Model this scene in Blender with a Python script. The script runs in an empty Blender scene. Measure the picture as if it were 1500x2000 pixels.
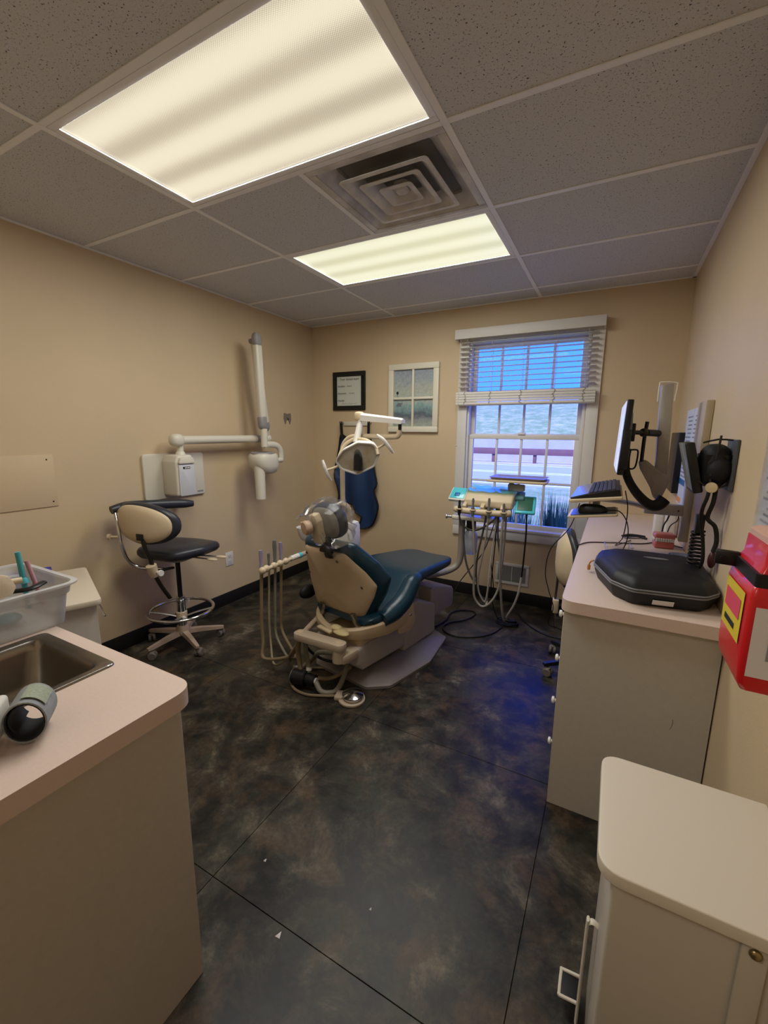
import bpy, bmesh, math, random
from mathutils import Vector, Matrix, Euler
random.seed(7)
scene = bpy.context.scene
C = scene.collection
PI = math.pi

# ---------------------------------------------------------------- camera
cam_d = bpy.data.cameras.new('camera'); cam = bpy.data.objects.new('camera', cam_d); C.objects.link(cam)
cam_d.sensor_fit = 'HORIZONTAL'; cam_d.sensor_width = 36.0; cam_d.lens = 833.32 / 1500 * 36
cam_d.clip_start = .02; cam_d.clip_end = 500
R_, U_, F_ = (0.88152, 0.47205, 0.00906), (-0.09445, 0.15752, 0.98299), (-0.46260, 0.86738, -0.18344)
cam.matrix_world = Matrix(((R_[0], U_[0], -F_[0], .5942), (R_[1], U_[1], -F_[1], -.9050), (R_[2], U_[2], -F_[2], 1.4251), (0, 0, 0, 1)))
scene.camera = cam
# ---------------------------------------------------------------- view, sky, sun
vs = scene.view_settings
vs.view_transform = 'Standard'; vs.look = 'None'; vs.gamma = 1; vs.exposure = 0.0; vs.use_curve_mapping = False
world = bpy.data.worlds.new('sky'); scene.world = world; world.use_nodes = True
wn = world.node_tree.nodes; wl = world.node_tree.links
# deep clear-day blue, a little paler towards the horizon all the way round
w_tc = wn.new('ShaderNodeTexCoord'); w_sx = wn.new('ShaderNodeSeparateXYZ'); wl.new(w_tc.outputs['Generated'], w_sx.inputs[0])
w_rp = wn.new('ShaderNodeValToRGB'); wl.new(w_sx.outputs[2], w_rp.inputs[0]); w_e = w_rp.color_ramp.elements
w_e[0].position = 0; w_e[0].color = (.036, .13, 1.12, 1); w_e[1].position = .6; w_e[1].color = (.020, .088, 1.0, 1)
bg = wn['Background']; wl.new(w_rp.outputs[0], bg.inputs[0]); bg.inputs[1].default_value = 4.6
sun_d = bpy.data.lights.new('sun', 'SUN'); sun_d.energy = 6.5; sun_d.angle = .01; sun_d.color = (1, .96, .88)
sun = bpy.data.objects.new('sun', sun_d); C.objects.link(sun)
sun.rotation_euler = Vector((.30, 1.0, -1.15)).to_track_quat('-Z', 'Y').to_euler()
PANEL_WATTS = 19.0          # light given off by each ceiling panel (lamp sits in the panel's own builder)

# ---------------------------------------------------------------- helpers
def V(*a): return Vector(a)
def cr(pts, n=6, closed=False):
    P = [Vector(p) for p in pts]
    if n <= 1 or len(P) < 3: return P
    out = []; m = len(P)
    for i in range(m if closed else m - 1):
        p1, p2 = P[i], P[(i + 1) % m]
        p0 = P[(i - 1) % m] if (closed or i > 0) else p1 * 2 - p2
        p3 = P[(i + 2) % m] if (closed or i < m - 2) else p2 * 2 - p1
        for k in range(n):
            t = k / n
            out.append(.5 * ((2 * p1) + (p2 - p0) * t + (2 * p0 - 5 * p1 + 4 * p2 - p3) * t * t + (3 * p1 - p0 - 3 * p2 + p3) * t ** 3))
    if not closed: out.append(P[-1])
    return out
def fillet(pts, r, n=5):
    """2D polygon with rounded corners; r number or list"""
    out = []; m = len(pts)
    for i in range(m):
        p = Vector(pts[i][:2]); a = Vector(pts[i - 1][:2]); b = Vector(pts[(i + 1) % m][:2])
        ri = r[i] if isinstance(r, (list, tuple)) else r
        d1 = (a - p); d2 = (b - p); l1, l2 = d1.length, d2.length; d1.normalize(); d2.normalize()
        if ri <= 0: out.append((p.x, p.y)); continue
        ang = d1.angle(d2); t = min(ri / max(math.tan(ang / 2), 1e-4), l1 * .49, l2 * .49)
        s, e = p + d1 * t, p + d2 * t
        for k in range(n + 1):
            u = k / n; q = s * (1 - u) ** 2 + p * 2 * u * (1 - u) + e * u * u; out.append((q.x, q.y))
    return out
def rrect(w, d, r, n=5): return fillet([(-w / 2, -d / 2), (w / 2, -d / 2), (w / 2, d / 2), (-w / 2, d / 2)], r, n)
class G:
    """collects vertices and faces of ONE part"""
    def __init__(s): s.v = []; s.f = []
    def add(s, vs_, fs):
        o = len(s.v); s.v += [Vector(p) for p in vs_]; s.f += [tuple(i + o for i in f) for f in fs]; return s
    def addbm(s, bm, M=None):
        bm.verts.ensure_lookup_table(); bm.verts.index_update()
        s.add([(M @ v.co) if M else v.co.copy() for v in bm.verts], [[v.index for v in f.verts] for f in bm.faces]); bm.free(); return s
    def box(s, c, d, bev=0, rot=(0, 0, 0), seg=2):
        bm = bmesh.new(); bmesh.ops.create_cube(bm, size=1)
        for v in bm.verts: v.co = Vector((v.co.x * d[0], v.co.y * d[1], v.co.z * d[2]))
        if bev > 0: bmesh.ops.bevel(bm, geom=bm.edges[:], offset=min(bev, min(d) * .49), segments=seg, profile=.5, affect='EDGES')
        return s.addbm(bm, Matrix.Translation(c) @ Euler(rot).to_matrix().to_4x4())
    def bx(s, x0, x1, y0, y1, z0, z1, bev=0, seg=2):
        return s.box(((x0 + x1) / 2, (y0 + y1) / 2, (z0 + z1) / 2), (abs(x1 - x0), abs(y1 - y0), abs(z1 - z0)), bev, seg=seg)
    def cyl(s, p0, p1, r0, r1=None, n=20, bev=0):
        p0, p1 = Vector(p0), Vector(p1); r1 = r0 if r1 is None else r1
        L = (p1 - p0).length
        prof = [(0, 0), (r0, 0), (r1, L), (0, L)] if not bev else [(0, 0), (r0 - bev, 0), (r0, bev), (r1, L - bev), (r1 - bev, L), (0, L)]
        return s.lathe(p0, prof, n, p1 - p0)
    def lathe(s, c, prof, n=28, axis=(0, 0, 1), sc=(1, 1)):
        q = Vector(axis).to_track_quat('Z', 'Y').to_matrix() if Vector(axis).normalized().z < .9999 else Matrix.Identity(3)
        c = Vector(c); vs_ = []; fs = []; idx = []
        for (r, z) in prof:
            if r < 1e-6: idx.append([len(vs_)]); vs_.append(c + q @ Vector((0, 0, z)))
            else:
                idx.append(list(range(len(vs_), len(vs_) + n)))
                for k in range(n): vs_.append(c + q @ Vector((r * sc[0] * math.cos(2 * PI * k / n), r * sc[1] * math.sin(2 * PI * k / n), z)))
        for a, b in zip(idx, idx[1:]):
            for k in range(n):
                A, B, D, E_ = a[k % len(a)], a[(k + 1) % len(a)], b[(k + 1) % len(b)], b[k % len(b)]
                f = []
                for i in (A, B, D, E_):
                    if i not in f: f.append(i)
                if len(f) > 2: fs.append(f)
        return s.add(vs_, fs)
    def tube(s, pts, r, n=10, sm=6, closed=False, flat=None):
        P = cr(pts, sm, closed); m = len(P)
        rs = r if isinstance(r, (list, tuple)) else [r] * 2
        def rad(i):
            t = i / max(m - 1, 1) * (len(rs) - 1); k = min(int(t), len(rs) - 2); return rs[k] + (rs[k + 1] - rs[k]) * (t - k)
        T = [((P[(i + 1) % m] if (closed or i < m - 1) else P[i]) - (P[i - 1] if (closed or i > 0) else P[i])).normalized() for i in range(m)]
        up = Vector((0, 0, 1)) if abs(T[0].z) < .9 else Vector((1, 0, 0))
        N = (up - T[0] * up.dot(T[0])).normalized(); vs_ = []; fs = []
        for i in range(m):
            N = (N - T[i] * N.dot(T[i])).normalized(); Bn = T[i].cross(N)
            a, b = (1, 1) if not flat else flat
            for k in range(n):
                an = 2 * PI * k / n; vs_.append(P[i] + (N * math.cos(an) * a + Bn * math.sin(an) * b) * rad(i))
        for i in range(m if closed else m - 1):
            j = (i + 1) % m
            for k in range(n): fs.append((i * n + k, i * n + (k + 1) % n, j * n + (k + 1) % n, j * n + k))
        if not closed: fs.append(tuple(range(n))[::-1]); fs.append(tuple((m - 1) * n + k for k in range(n)))
        return s.add(vs_, fs)
    def prism(s, pts, depth, M=None, bev=0, seg=2, both=True):
        """2D outline in local XY extruded along +Z by depth"""
        bm = bmesh.new(); f = bm.faces.new([bm.verts.new((p[0], p[1], 0)) for p in pts])
        bm.normal_update()
        if f.normal.z > 0: f.normal_flip()
        r = bmesh.ops.extrude_face_region(bm, geom=[f]); top = [g for g in r['geom'] if isinstance(g, bmesh.types.BMVert)]
        for v in top: v.co.z = depth
        if bev > 0:
            es = [e for e in bm.edges if abs(e.verts[0].co.z - e.verts[1].co.z) < 1e-7 and (both or e.verts[0].co.z > depth / 2)]
            bmesh.ops.bevel(bm, geom=es, offset=bev, segments=seg, profile=.5, affect='EDGES', clamp_overlap=True)
        return s.addbm(bm, M)
    def loft(s, rings, cap=True):
        n = len(rings[0]); vs_ = [p for r in rings for p in r]; fs = []
        for i in range(len(rings) - 1):
            for k in range(n): fs.append((i * n + k, i * n + (k + 1) % n, (i + 1) * n + (k + 1) % n, (i + 1) * n + k))
        if cap: fs.append(tuple(range(n))[::-1]); fs.append(tuple((len(rings) - 1) * n + k for k in range(n)))
        return s.add(vs_, fs)
    def sph(s, c, r, n=20, m=12, pw=1.0, M=None):
        r = (r, r, r) if not isinstance(r, (tuple, list)) else r
        sg = lambda x: math.copysign(abs(x) ** pw, x)
        vs_ = []; fs = []
        for i in range(m + 1):
            a = -PI / 2 + PI * i / m
            for k in range(n):
                b = 2 * PI * k / n
                p = Vector((r[0] * sg(math.cos(a)) * sg(math.cos(b)), r[1] * sg(math.cos(a)) * sg(math.sin(b)), r[2] * sg(math.sin(a))))
                vs_.append(Vector(c) + ((M @ p) if M else p))
        for i in range(m):
            for k in range(n): fs.append((i * n + k, i * n + (k + 1) % n, (i + 1) * n + (k + 1) % n, (i + 1) * n + k))
        bm = bmesh.new(); vv = [bm.verts.new(p) for p in vs_]
        for f in fs: bm.faces.new([vv[i] for i in f])
        bmesh.ops.remove_doubles(bm, verts=bm.verts[:], dist=1e-6)
        return s.addbm(bm)
    def sheet(s, fn, nu, nv, thick=0):
        """grid surface fn(u,v) -> Vector"""
        vs_ = [Vector(fn(i / nu, j / nv)) for j in range(nv + 1) for i in range(nu + 1)]
        fs = [(j * (nu + 1) + i, j * (nu + 1) + i + 1, (j + 1) * (nu + 1) + i + 1, (j + 1) * (nu + 1) + i) for j in range(nv) for i in range(nu)]
        if thick:
            bm = bmesh.new(); vv = [bm.verts.new(p) for p in vs_]
            for f in fs: bm.faces.new([vv[i] for i in f])
            bm.normal_update(); bmesh.ops.solidify(bm, geom=bm.faces[:], thickness=thick); return s.addbm(bm)
        return s.add(vs_, fs)
W_ = {}
def mesh_of(name, g, mat, M, ang=38):
    me = bpy.data.meshes.new(name); Mi = M.inverted()
    me.from_pydata([Mi @ p for p in g.v], [], g.f)
    bm = bmesh.new(); bm.from_mesh(me); bmesh.ops.recalc_face_normals(bm, faces=bm.faces[:]); bm.to_mesh(me); bm.free()
    me.polygons.foreach_set('use_smooth', [True] * len(me.polygons)); me.set_sharp_from_angle(angle=math.radians(ang))
    me.materials.append(mat); me.update(); return me
def tag(o, label=None, cat=None, group=None, kind=None):
    for k, v in (('label', label), ('category', cat), ('group', group), ('kind', kind)):
        if v: o[k] = v
    return o
def thing(name, label, cat, loc=(0, 0, 0), rz=0, group=None):
    o = bpy.data.objects.new(name, None); C.objects.link(o); o.empty_display_size = .1
    o.location = loc; o.rotation_euler = (0, 0, rz)
    W_[o.name] = Matrix.Translation(loc) @ Matrix.Rotation(rz, 4, 'Z'); return tag(o, label, cat, group)
def part(name, g, mat, parent, local=False, label=None, kind=None, ang=38):
    """g in world coordinates, or in the thing's own frame with local=True"""
    M = W_[parent.name]; me = mesh_of(name, g, mat, Matrix.Identity(4) if local else M, ang)
    o = bpy.data.objects.new(name, me); C.objects.link(o); o.parent = parent; W_[o.name] = M
    return tag(o, label, kind=kind)
def solo(name, g, mat, label=None, cat=None, group=None, kind=None, ang=38, origin=None):
    xs = [p.x for p in g.v]; ys = [p.y for p in g.v]; zs = [p.z for p in g.v]
    c = origin or ((min(xs) + max(xs)) / 2, (min(ys) + max(ys)) / 2, min(zs)); M = Matrix.Translation(c)
    o = bpy.data.objects.new(name, mesh_of(name, g, mat, M, ang)); C.objects.link(o); o.location = c; W_[o.name] = M
    return tag(o, label, cat, group, kind)
def struct(name, g, mat, label=None, ang=38): return solo(name, g, mat, label, kind='structure', ang=ang, origin=(0, 0, 0))
def inst(src, name, parent, loc):
    o = bpy.data.objects.new(name, src if isinstance(src, bpy.types.Mesh) else src.data); C.objects.link(o); o.parent = parent; o.location = loc; W_[o.name] = W_[parent.name]; return o
def text_g(txt, size, M, depth=.0006, shear=0):
    cu = bpy.data.curves.new('lettering', 'FONT'); cu.body = txt; cu.size = size; cu.extrude = depth / 2; cu.shear = shear; cu.resolution_u = 2
    ob = bpy.data.objects.new('lettering', cu); C.objects.link(ob); bpy.context.view_layer.update()
    me = ob.evaluated_get(bpy.context.evaluated_depsgraph_get()).to_mesh()
    g = G(); g.add([M @ v.co for v in me.vertices], [tuple(p.vertices) for p in me.polygons])
    C.objects.unlink(ob); bpy.data.objects.remove(ob); bpy.data.curves.remove(cu); return g

# ---------------------------------------------------------------- materials
def hx(h):
    h = h.lstrip('#'); c = [int(h[i:i + 2], 16) / 255 for i in (0, 2, 4)]
    return tuple((x / 12.92 if x <= .04045 else ((x + .055) / 1.055) ** 2.4) for x in c) + (1,)
def mat(name, col, rough=.5, metal=0, var=None, bump=None, coat=0, spec=.5, trans=0, ior=1.45, emit=None, alpha=1, col2=None, sss=0):
    m = bpy.data.materials.new(name); m.use_nodes = True; nt = m.node_tree; b = nt.nodes['Principled BSDF']
    c = hx(col) if isinstance(col, str) else col
    b.inputs['Base Color'].default_value = c; b.inputs['Roughness'].default_value = rough; b.inputs['Metallic'].default_value = metal
    b.inputs['Specular IOR Level'].default_value = spec; b.inputs['IOR'].default_value = ior; b.inputs['Coat Weight'].default_value = coat; b.inputs['Transmission Weight'].default_value = trans
    b.inputs['Alpha'].default_value = alpha
    geo = nt.nodes.new('ShaderNodeNewGeometry')
    if var:
        n = nt.nodes.new('ShaderNodeTexNoise'); n.inputs['Scale'].default_value = var[0]; n.inputs['Detail'].default_value = 5
        nt.links.new(geo.outputs['Position'], n.inputs['Vector'])
        r = nt.nodes.new('ShaderNodeValToRGB'); d = var[1]
        r.color_ramp.elements[0].position = .3; r.color_ramp.elements[1].position = .7
        c2 = hx(col2) if col2 else tuple(min(1, x * (1 + d)) for x in c[:3]) + (1,)
        r.color_ramp.elements[0].color = tuple(x * (1 - d) for x in c[:3]) + (1,) if not col2 else c; r.color_ramp.elements[1].color = c2
        nt.links.new(n.outputs['Fac'], r.inputs[0]); nt.links.new(r.outputs[0], b.inputs['Base Color'])
    if bump:
        n2 = nt.nodes.new('ShaderNodeTexNoise'); n2.inputs['Scale'].default_value = bump[0]; n2.inputs['Detail'].default_value = 3
        nt.links.new(geo.outputs['Position'], n2.inputs['Vector'])
        bp = nt.nodes.new('ShaderNodeBump'); bp.inputs['Strength'].default_value = bump[1]; bp.inputs['Distance'].default_value = bump[2] if len(bump) > 2 else .002
        nt.links.new(n2.outputs['Fac'], bp.inputs['Height']); nt.links.new(bp.outputs[0], b.inputs['Normal'])
    if emit: b.inputs['Emission Color'].default_value = hx(emit[0]) if isinstance(emit[0], str) else emit[0]; b.inputs['Emission Strength'].default_value = emit[1]
    return m
def film(name, tint, t, rough=.05, col='#ffffff', diff=.12):
    """thin clear plastic or glass: lets light through, glints by Fresnel, a little milky"""
    m = bpy.data.materials.new(name); m.use_nodes = True; nt = m.node_tree; N = nt.nodes; L = nt.links
    for n in list(N):
        if n.type != 'OUTPUT_MATERIAL': N.remove(n)
    tr = N.new('ShaderNodeBsdfTransparent'); tr.inputs[0].default_value = hx(tint); gl = N.new('ShaderNodeBsdfGlossy'); gl.inputs['Roughness'].default_value = rough
    df = N.new('ShaderNodeBsdfDiffuse'); df.inputs[0].default_value = hx(col)
    fr = N.new('ShaderNodeFresnel'); fr.inputs[0].default_value = 1.5
    a = N.new('ShaderNodeMixShader'); a.inputs[0].default_value = diff; L.new(tr.outputs[0], a.inputs[1]); L.new(df.outputs[0], a.inputs[2])
    b = N.new('ShaderNodeMixShader'); mm = N.new('ShaderNodeMath'); mm.operation = 'MULTIPLY'; mm.inputs[1].default_value = t; L.new(fr.outputs[0], mm.inputs[0]); L.new(mm.outputs[0], b.inputs[0])
    L.new(a.outputs[0], b.inputs[1]); L.new(gl.outputs[0], b.inputs[2]); L.new(b.outputs[0], N['Material Output'].inputs[0]); return m
wall_m = mat('beige_paint', '#cbb593', .55, var=(2.2, .035), bump=(220, .35, .0015))
trim_m = mat('white_trim_paint', '#d8d4cc', .45, var=(9, .02))
black_base = mat('black_rubber_base', '#141312', .55, var=(30, .15))
tbar_m = mat('ceiling_grid_metal', '#f0f0f2', .38)
lam_top = mat('pinkish_laminate', '#d2beb0', .42, var=(160, .03))
lam_cab = mat('taupe_laminate', '#bfb8ab', .5, var=(60, .03))
white_pl = mat('white_plastic', '#dcd8d0', .4); ivory = mat('ivory_plastic', '#cbb999', .42, var=(14, .03))
ivory2 = mat('aged_cream_plastic', '#c2ad8e', .45, var=(12, .04)); grey_pl = mat('grey_plastic', '#8d8a89', .45)
xr_m = mat('x_ray_enamel', '#d2ccbb', .38); taupe_m = mat('chair_base_plate', '#7d7570', .42, var=(25, .03)); cover_m = mat('chair_base_cover', '#a89f98', .4, var=(25, .03))
teal_v = mat('dark_teal_vinyl', '#0f3040', .33, var=(30, .08), bump=(260, .12, .001)); char_v = mat('charcoal_vinyl', '#2c2e36', .36, var=(30, .06), bump=(260, .12, .001))
chrome = mat('chrome', '#d5d5d8', .12, 1); steel = mat('brushed_steel', '#8f8a84', .27, 1, var=(40, .06)); alu = mat('aluminium', '#b4b2b0', .4, .85)
dark_metal = mat('dark_metal', '#3a3836', .4, .7)
black_pl = mat('black_plastic', '#111113', .38); black_rub = mat('black_rubber', '#0c0c0d', .6); navy_f = mat('navy_cloth', '#13315a', .62, var=(10, .12), bump=(500, .15, .001))
hose_m = mat('grey_hose', '#7d7766', .5); hose_t = mat('tan_hose', '#7f6d52', .5); black_w = mat('black_cable', '#0d0d10', .5)
red_pl = mat('red_sharps_plastic', '#d01820', .3, coat=.3, var=(8, .06)); yellow_m = mat('yellow_print', '#d9c22c', .5); pink_m = mat('gum_pink_acrylic', '#c9706a', .35, coat=.3)
paper_m = mat('paper', '#d8d4d2', .7); ink_m = mat('ink', '#1c1c20', .7); ink_f = mat('faint_marker', '#8f8f8c', .7); blue_m = mat('blue_plastic', '#1d66a8', .4)
teal_pl = mat('teal_barrier_film', '#4fc1cf', .25, coat=.4); clear_m = film('clear_film', '#ffffff', .45, .12, diff=.035); glass_m = film('window_glass', '#f4fbff', .1, .0, diff=.0)
acry_m = film('acrylic_sheet', '#f8f8fa', .3, .1, diff=.10); tub_m = film('frosted_polypropylene', '#eceeee', .5, .3, '#f4f3f2', .40)

# ---------------------------------------------------------------- surface materials of the room
XL, XR, YB, YF, H = -2.142, .955, 2.678, -2.25, 2.43
GX, GY = 1.2192, .6096
def node_mat(name):
    m = bpy.data.materials.new(name); m.use_nodes = True; return m, m.node_tree.nodes, m.node_tree.links, m.node_tree.nodes['Principled BSDF']
def ramp(N, stops):
    r = N.new('ShaderNodeValToRGB'); e = r.color_ramp.elements
    while len(e) < len(stops): e.new(.5)
    for i, (p, c) in enumerate(stops): e[i].position = p; e[i].color = hx(c) if isinstance(c, str) else c
    return r
def noise(N, L, vec, scale, detail=4, rough=.5, dist=0):
    n = N.new('ShaderNodeTexNoise'); n.inputs['Scale'].default_value = scale; n.inputs['Detail'].default_value = detail
    n.inputs['Roughness'].default_value = rough; n.inputs['Distortion'].default_value = dist; L.new(vec, n.inputs['Vector']); return n
def mixc(N, L, fac, a, b, mode='MIX'):
    x = N.new('ShaderNodeMix'); x.data_type = 'RGBA'; x.blend_type = mode
    for sock, val in ((x.inputs[0], fac), (x.inputs[6], a), (x.inputs[7], b)):
        if hasattr(val, 'links'): L.new(val, sock)
        else: sock.default_value = val
    return x.outputs[2]
# mineral fibre ceiling tile: fine pits
tile_m, N, L, B_ = node_mat('mineral_fibre_tile'); geo = N.new('ShaderNodeNewGeometry'); P = geo.outputs['Position']
n1 = noise(N, L, P, 175, 2, .55, .5); r1 = ramp(N, [(.0, (0, 0, 0, 1)), (.635, (0, 0, 0, 1)), (.68, (1, 1, 1, 1))]); L.new(n1.outputs['Fac'], r1.inputs[0])
n2 = noise(N, L, P, 320, 2); r2 = ramp(N, [(.3, '#c8c9cc'), (.7, '#d8d9dc')]); L.new(n2.outputs['Fac'], r2.inputs[0])
L.new(mixc(N, L, r1.outputs[0], r2.outputs[0], hx('#57534f')), B_.inputs['Base Color']); B_.inputs['Roughness'].default_value = .9; B_.inputs['Specular IOR Level'].default_value = .1
bp = N.new('ShaderNodeBump'); bp.inputs['Strength'].default_value = .6; bp.inputs['Distance'].default_value = .002; bp.invert = True; L.new(r1.outputs[0], bp.inputs['Height']); L.new(bp.outputs[0], B_.inputs['Normal'])
# dark mottled slate-look vinyl
floor_m, N, L, B_ = node_mat('slate_look_vinyl'); geo = N.new('ShaderNodeNewGeometry'); P = geo.outputs['Position']
a = noise(N, L, P, 5.2, 9, .68, .35); ra = ramp(N, [(.36, '#141311'), (.47, '#25221e'), (.56, '#3d382f'), (.68, '#6a6152')]); L.new(a.outputs['Fac'], ra.inputs[0])
b = noise(N, L, P, 6.5, 7, .62, .4); rb = ramp(N, [(.50, (0, 0, 0, 1)), (.72, (1, 1, 1, 1))]); L.new(b.outputs['Fac'], rb.inputs[0])
mp = N.new('ShaderNodeMapping'); mp.inputs['Location'].default_value = (7, 3, 1); L.new(P, mp.inputs[0])
g_ = noise(N, L, mp.outputs[0], 5.5, 7, .6, .4); rg = ramp(N, [(.52, (0, 0, 0, 1)), (.75, (1, 1, 1, 1))]); L.new(g_.outputs['Fac'], rg.inputs[0])
c1 = mixc(N, L, rb.outputs[0], ra.outputs[0], hx('#51402f')); c2 = mixc(N, L, rg.outputs[0], c1, hx('#32342a'))
f_ = noise(N, L, P, 60, 4, .7); rf = ramp(N, [(.3, (.75, .75, .75, 1)), (.7, (1.25, 1.25, 1.25, 1))]); L.new(f_.outputs['Fac'], rf.inputs[0])
L.new(mixc(N, L, 1.0, c2, rf.outputs[0], 'MULTIPLY'), B_.inputs['Base Color'])
B_.inputs['Specular IOR Level'].default_value = .27
rr = ramp(N, [(.3, (.33, .33, .33, 1)), (.7, (.47, .47, .47, 1))]); L.new(a.outputs['Fac'], rr.inputs[0]); L.new(rr.outputs[0], B_.inputs['Roughness'])
bp = N.new('ShaderNodeBump'); bp.inputs['Strength'].default_value = .25; bp.inputs['Distance'].default_value = .001; L.new(f_.outputs['Fac'], bp.inputs['Height']); L.new(bp.outputs[0], B_.inputs['Normal'])
# prismatic lamp diffuser (gives off light; brighter over its tubes)
def diffuser_mat(name, lo, hi, strength):
    m, N, L, B_ = node_mat(name); tc = N.new('ShaderNodeTexCoord'); sx = N.new('ShaderNodeSeparateXYZ'); L.new(tc.outputs['Object'], sx.inputs[0])
    def M(op, a, b=None):
        n = N.new('ShaderNodeMath'); n.operation = op
        for s_, v in ((n.inputs[0], a), (n.inputs[1], b)):
            if v is None: continue
            if hasattr(v, 'links'): L.new(v, s_)
            else: s_.default_value = v
        return n.outputs[0]
    band = M('MULTIPLY', M('ADD', M('COSINE', M('MULTIPLY', sx.outputs[1], 2 * PI / .19)), 1.0), .5)
    wob = noise(N, L, tc.outputs['Object'], 2.2, 2); band = M('ADD', M('MULTIPLY', band, .75), M('MULTIPLY', wob.outputs['Fac'], .25))
    cell = M('MULTIPLY', M('SINE', M('MULTIPLY', sx.outputs[0], 2 * PI / .0075)), M('SINE', M('MULTIPLY', sx.outputs[1], 2 * PI / .0075)))
    band = M('ADD', band, M('MULTIPLY', cell, .32))
    r = ramp(N, [(.05, lo), (.75, hi)]); L.new(band, r.inputs[0]); L.new(r.outputs[0], B_.inputs['Emission Color']); B_.inputs['Emission Strength'].default_value = strength
    B_.inputs['Base Color'].default_value = (.12, .12, .11, 1); B_.inputs['Roughness'].default_value = .35
    return m
diff_warm = diffuser_mat('prismatic_diffuser_warm', '#b9ac95', '#f0e5ca', 1.0); diff_green = diffuser_mat('prismatic_diffuser_greenish', '#d3d1ae', '#f3f1d4', 1.0)

# ---------------------------------------------------------------- room shell
wx = (-.535, .375, .625, 2.165)      # window opening x0 x1 z0 z1
g = G(); t = .13
g.bx(XL - t, wx[0], YB, YB + t, 0, 2.8); g.bx(wx[1], XR + t, YB, YB + t, 0, 2.8); g.bx(wx[0], wx[1], YB, YB + t, 0, wx[2]); g.bx(wx[0], wx[1], YB, YB + t, wx[3], 2.8)
wall_back = struct('wall_back', g, wall_m, 'beige painted wall with the window')
struct('wall_left', G().bx(XL - t, XL, YF - t, YB, 0, 2.8), wall_m, 'beige painted wall carrying the x-ray arm')
struct('wall_right', G().bx(XR, XR + t, YF - t, YB, 0, 2.8), wall_m, 'beige painted wall beside the worktop')
struct('wall_front', G().bx(XL, -.235, -1.06, -.945, 0, H), wall_m, 'beige painted wall behind the sink counter')
struct('wall_hallway', G().bx(XL - t, XR + t, YF - t, YF, 0, 2.8), wall_m, 'beige painted wall of the hallway')
struct('roof', G().bx(XL - .5, XR + .5, YF - .6, YB + .45, 2.82, 3.0), mat('roof_board', '#6b655d', .8))
bh = .102
struct('baseboard_left', G().bx(XL, XL + .008, -.94, YB, 0, bh, .002), black_base, 'black rubber base strip')
struct('baseboard_back', G().bx(XL + .008, XR, YB - .008, YB, 0, bh, .002), black_base, 'black rubber base strip')
struct('baseboard_right', G().bx(XR - .008, XR, YF, .67, 0, bh, .002), black_base, 'black rubber base strip')
# floor of three-foot vinyl tiles
floor = struct('floor', G().bx(XL, XR, YF, YB, -.06, -.004), mat('floor_adhesive', '#0c0b0a', .8), 'dark mottled slate-look vinyl floor')
fx = [XL, -1.3408, -.4264, .488, XR]; fy = [YF, -1.977, -1.062, -.150, .768, 1.684, YB]
for i in range(len(fx) - 1):
    for j in range(len(fy) - 1):
        e = .0009; x0, x1, y0, y1 = fx[i] + e, fx[i + 1] - e, fy[j] + e, fy[j + 1] - e
        part('floor_tile', G().bx(x0, x1, y0, y1, -.0038, random.uniform(-.0004, 0), .0008, 1), floor_m, floor)
# ceiling: grid, tiles, lamps, air diffuser
ceil = struct('ceiling', G().bx(XL, XR, YF, YB, H + .16, H + .2), mat('ceiling_void', '#5a554e', .9), 'suspended ceiling of speckled mineral tiles')
cols = [XL, -GX, 0, XR]; rows = [YF] + [j * GY for j in range(-3, 5)] + [YB]
SP = {(1, -3): 'lamp', (1, 0): 'lamp', (1, 1): 'half', (1, 2): 'lamp'}
for i in range(3):
    for j in range(len(rows) - 1):
        jj = j - 4; k = SP.get((i, jj)); x0, x1, y0, y1 = cols[i], cols[i + 1], rows[j], rows[j + 1]
        if k == 'lamp': continue
        if k == 'half': x1 = -GX / 2
        part('ceiling_tile', G().bx(x0 + .004, x1 - .004, y0 + .004, y1 - .004, H + .004, H + .018), tile_m, ceil)
for x in (-GX, 0): part('grid_runner', G().bx(x - .012, x + .012, YF, YB, H - .001, H + .004, .0008, 1).bx(x - .002, x + .002, YF, YB, H + .004, H + .03), tbar_m, ceil)
for y in rows[1:-1]:
    for i in range(3): part('cross_tee', G().bx(cols[i] + .012, cols[i + 1] - .012, y - .012, y + .012, H - .0005, H + .004, .0008, 1), tbar_m, ceil)
part('cross_tee', G().bx(-GX / 2 - .012, -GX / 2 + .012, GY + .012, 2 * GY - .012, H - .0005, H + .004), tbar_m, ceil)
for (a_, b_) in (((XL, XL + .022, YF, YB), 0), ((XR - .022, XR, YF, YB), 0), ((XL, XR, YB - .022, YB), 0)):
    part('wall_angle', G().bx(*a_, H - .002, H + .003, .0006, 1), tbar_m, ceil)
def frame_g(x0, x1, y0, y1, w, z0, z1, bev=.002):
    g = G(); g.bx(x0, x1, y0, y0 + w, z0, z1, bev).bx(x0, x1, y1 - w, y1, z0, z1, bev).bx(x0, x0 + w, y0 + w, y1 - w, z0, z1, bev).bx(x1 - w, x1, y0 + w, y1 - w, z0, z1, bev); return g
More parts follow.
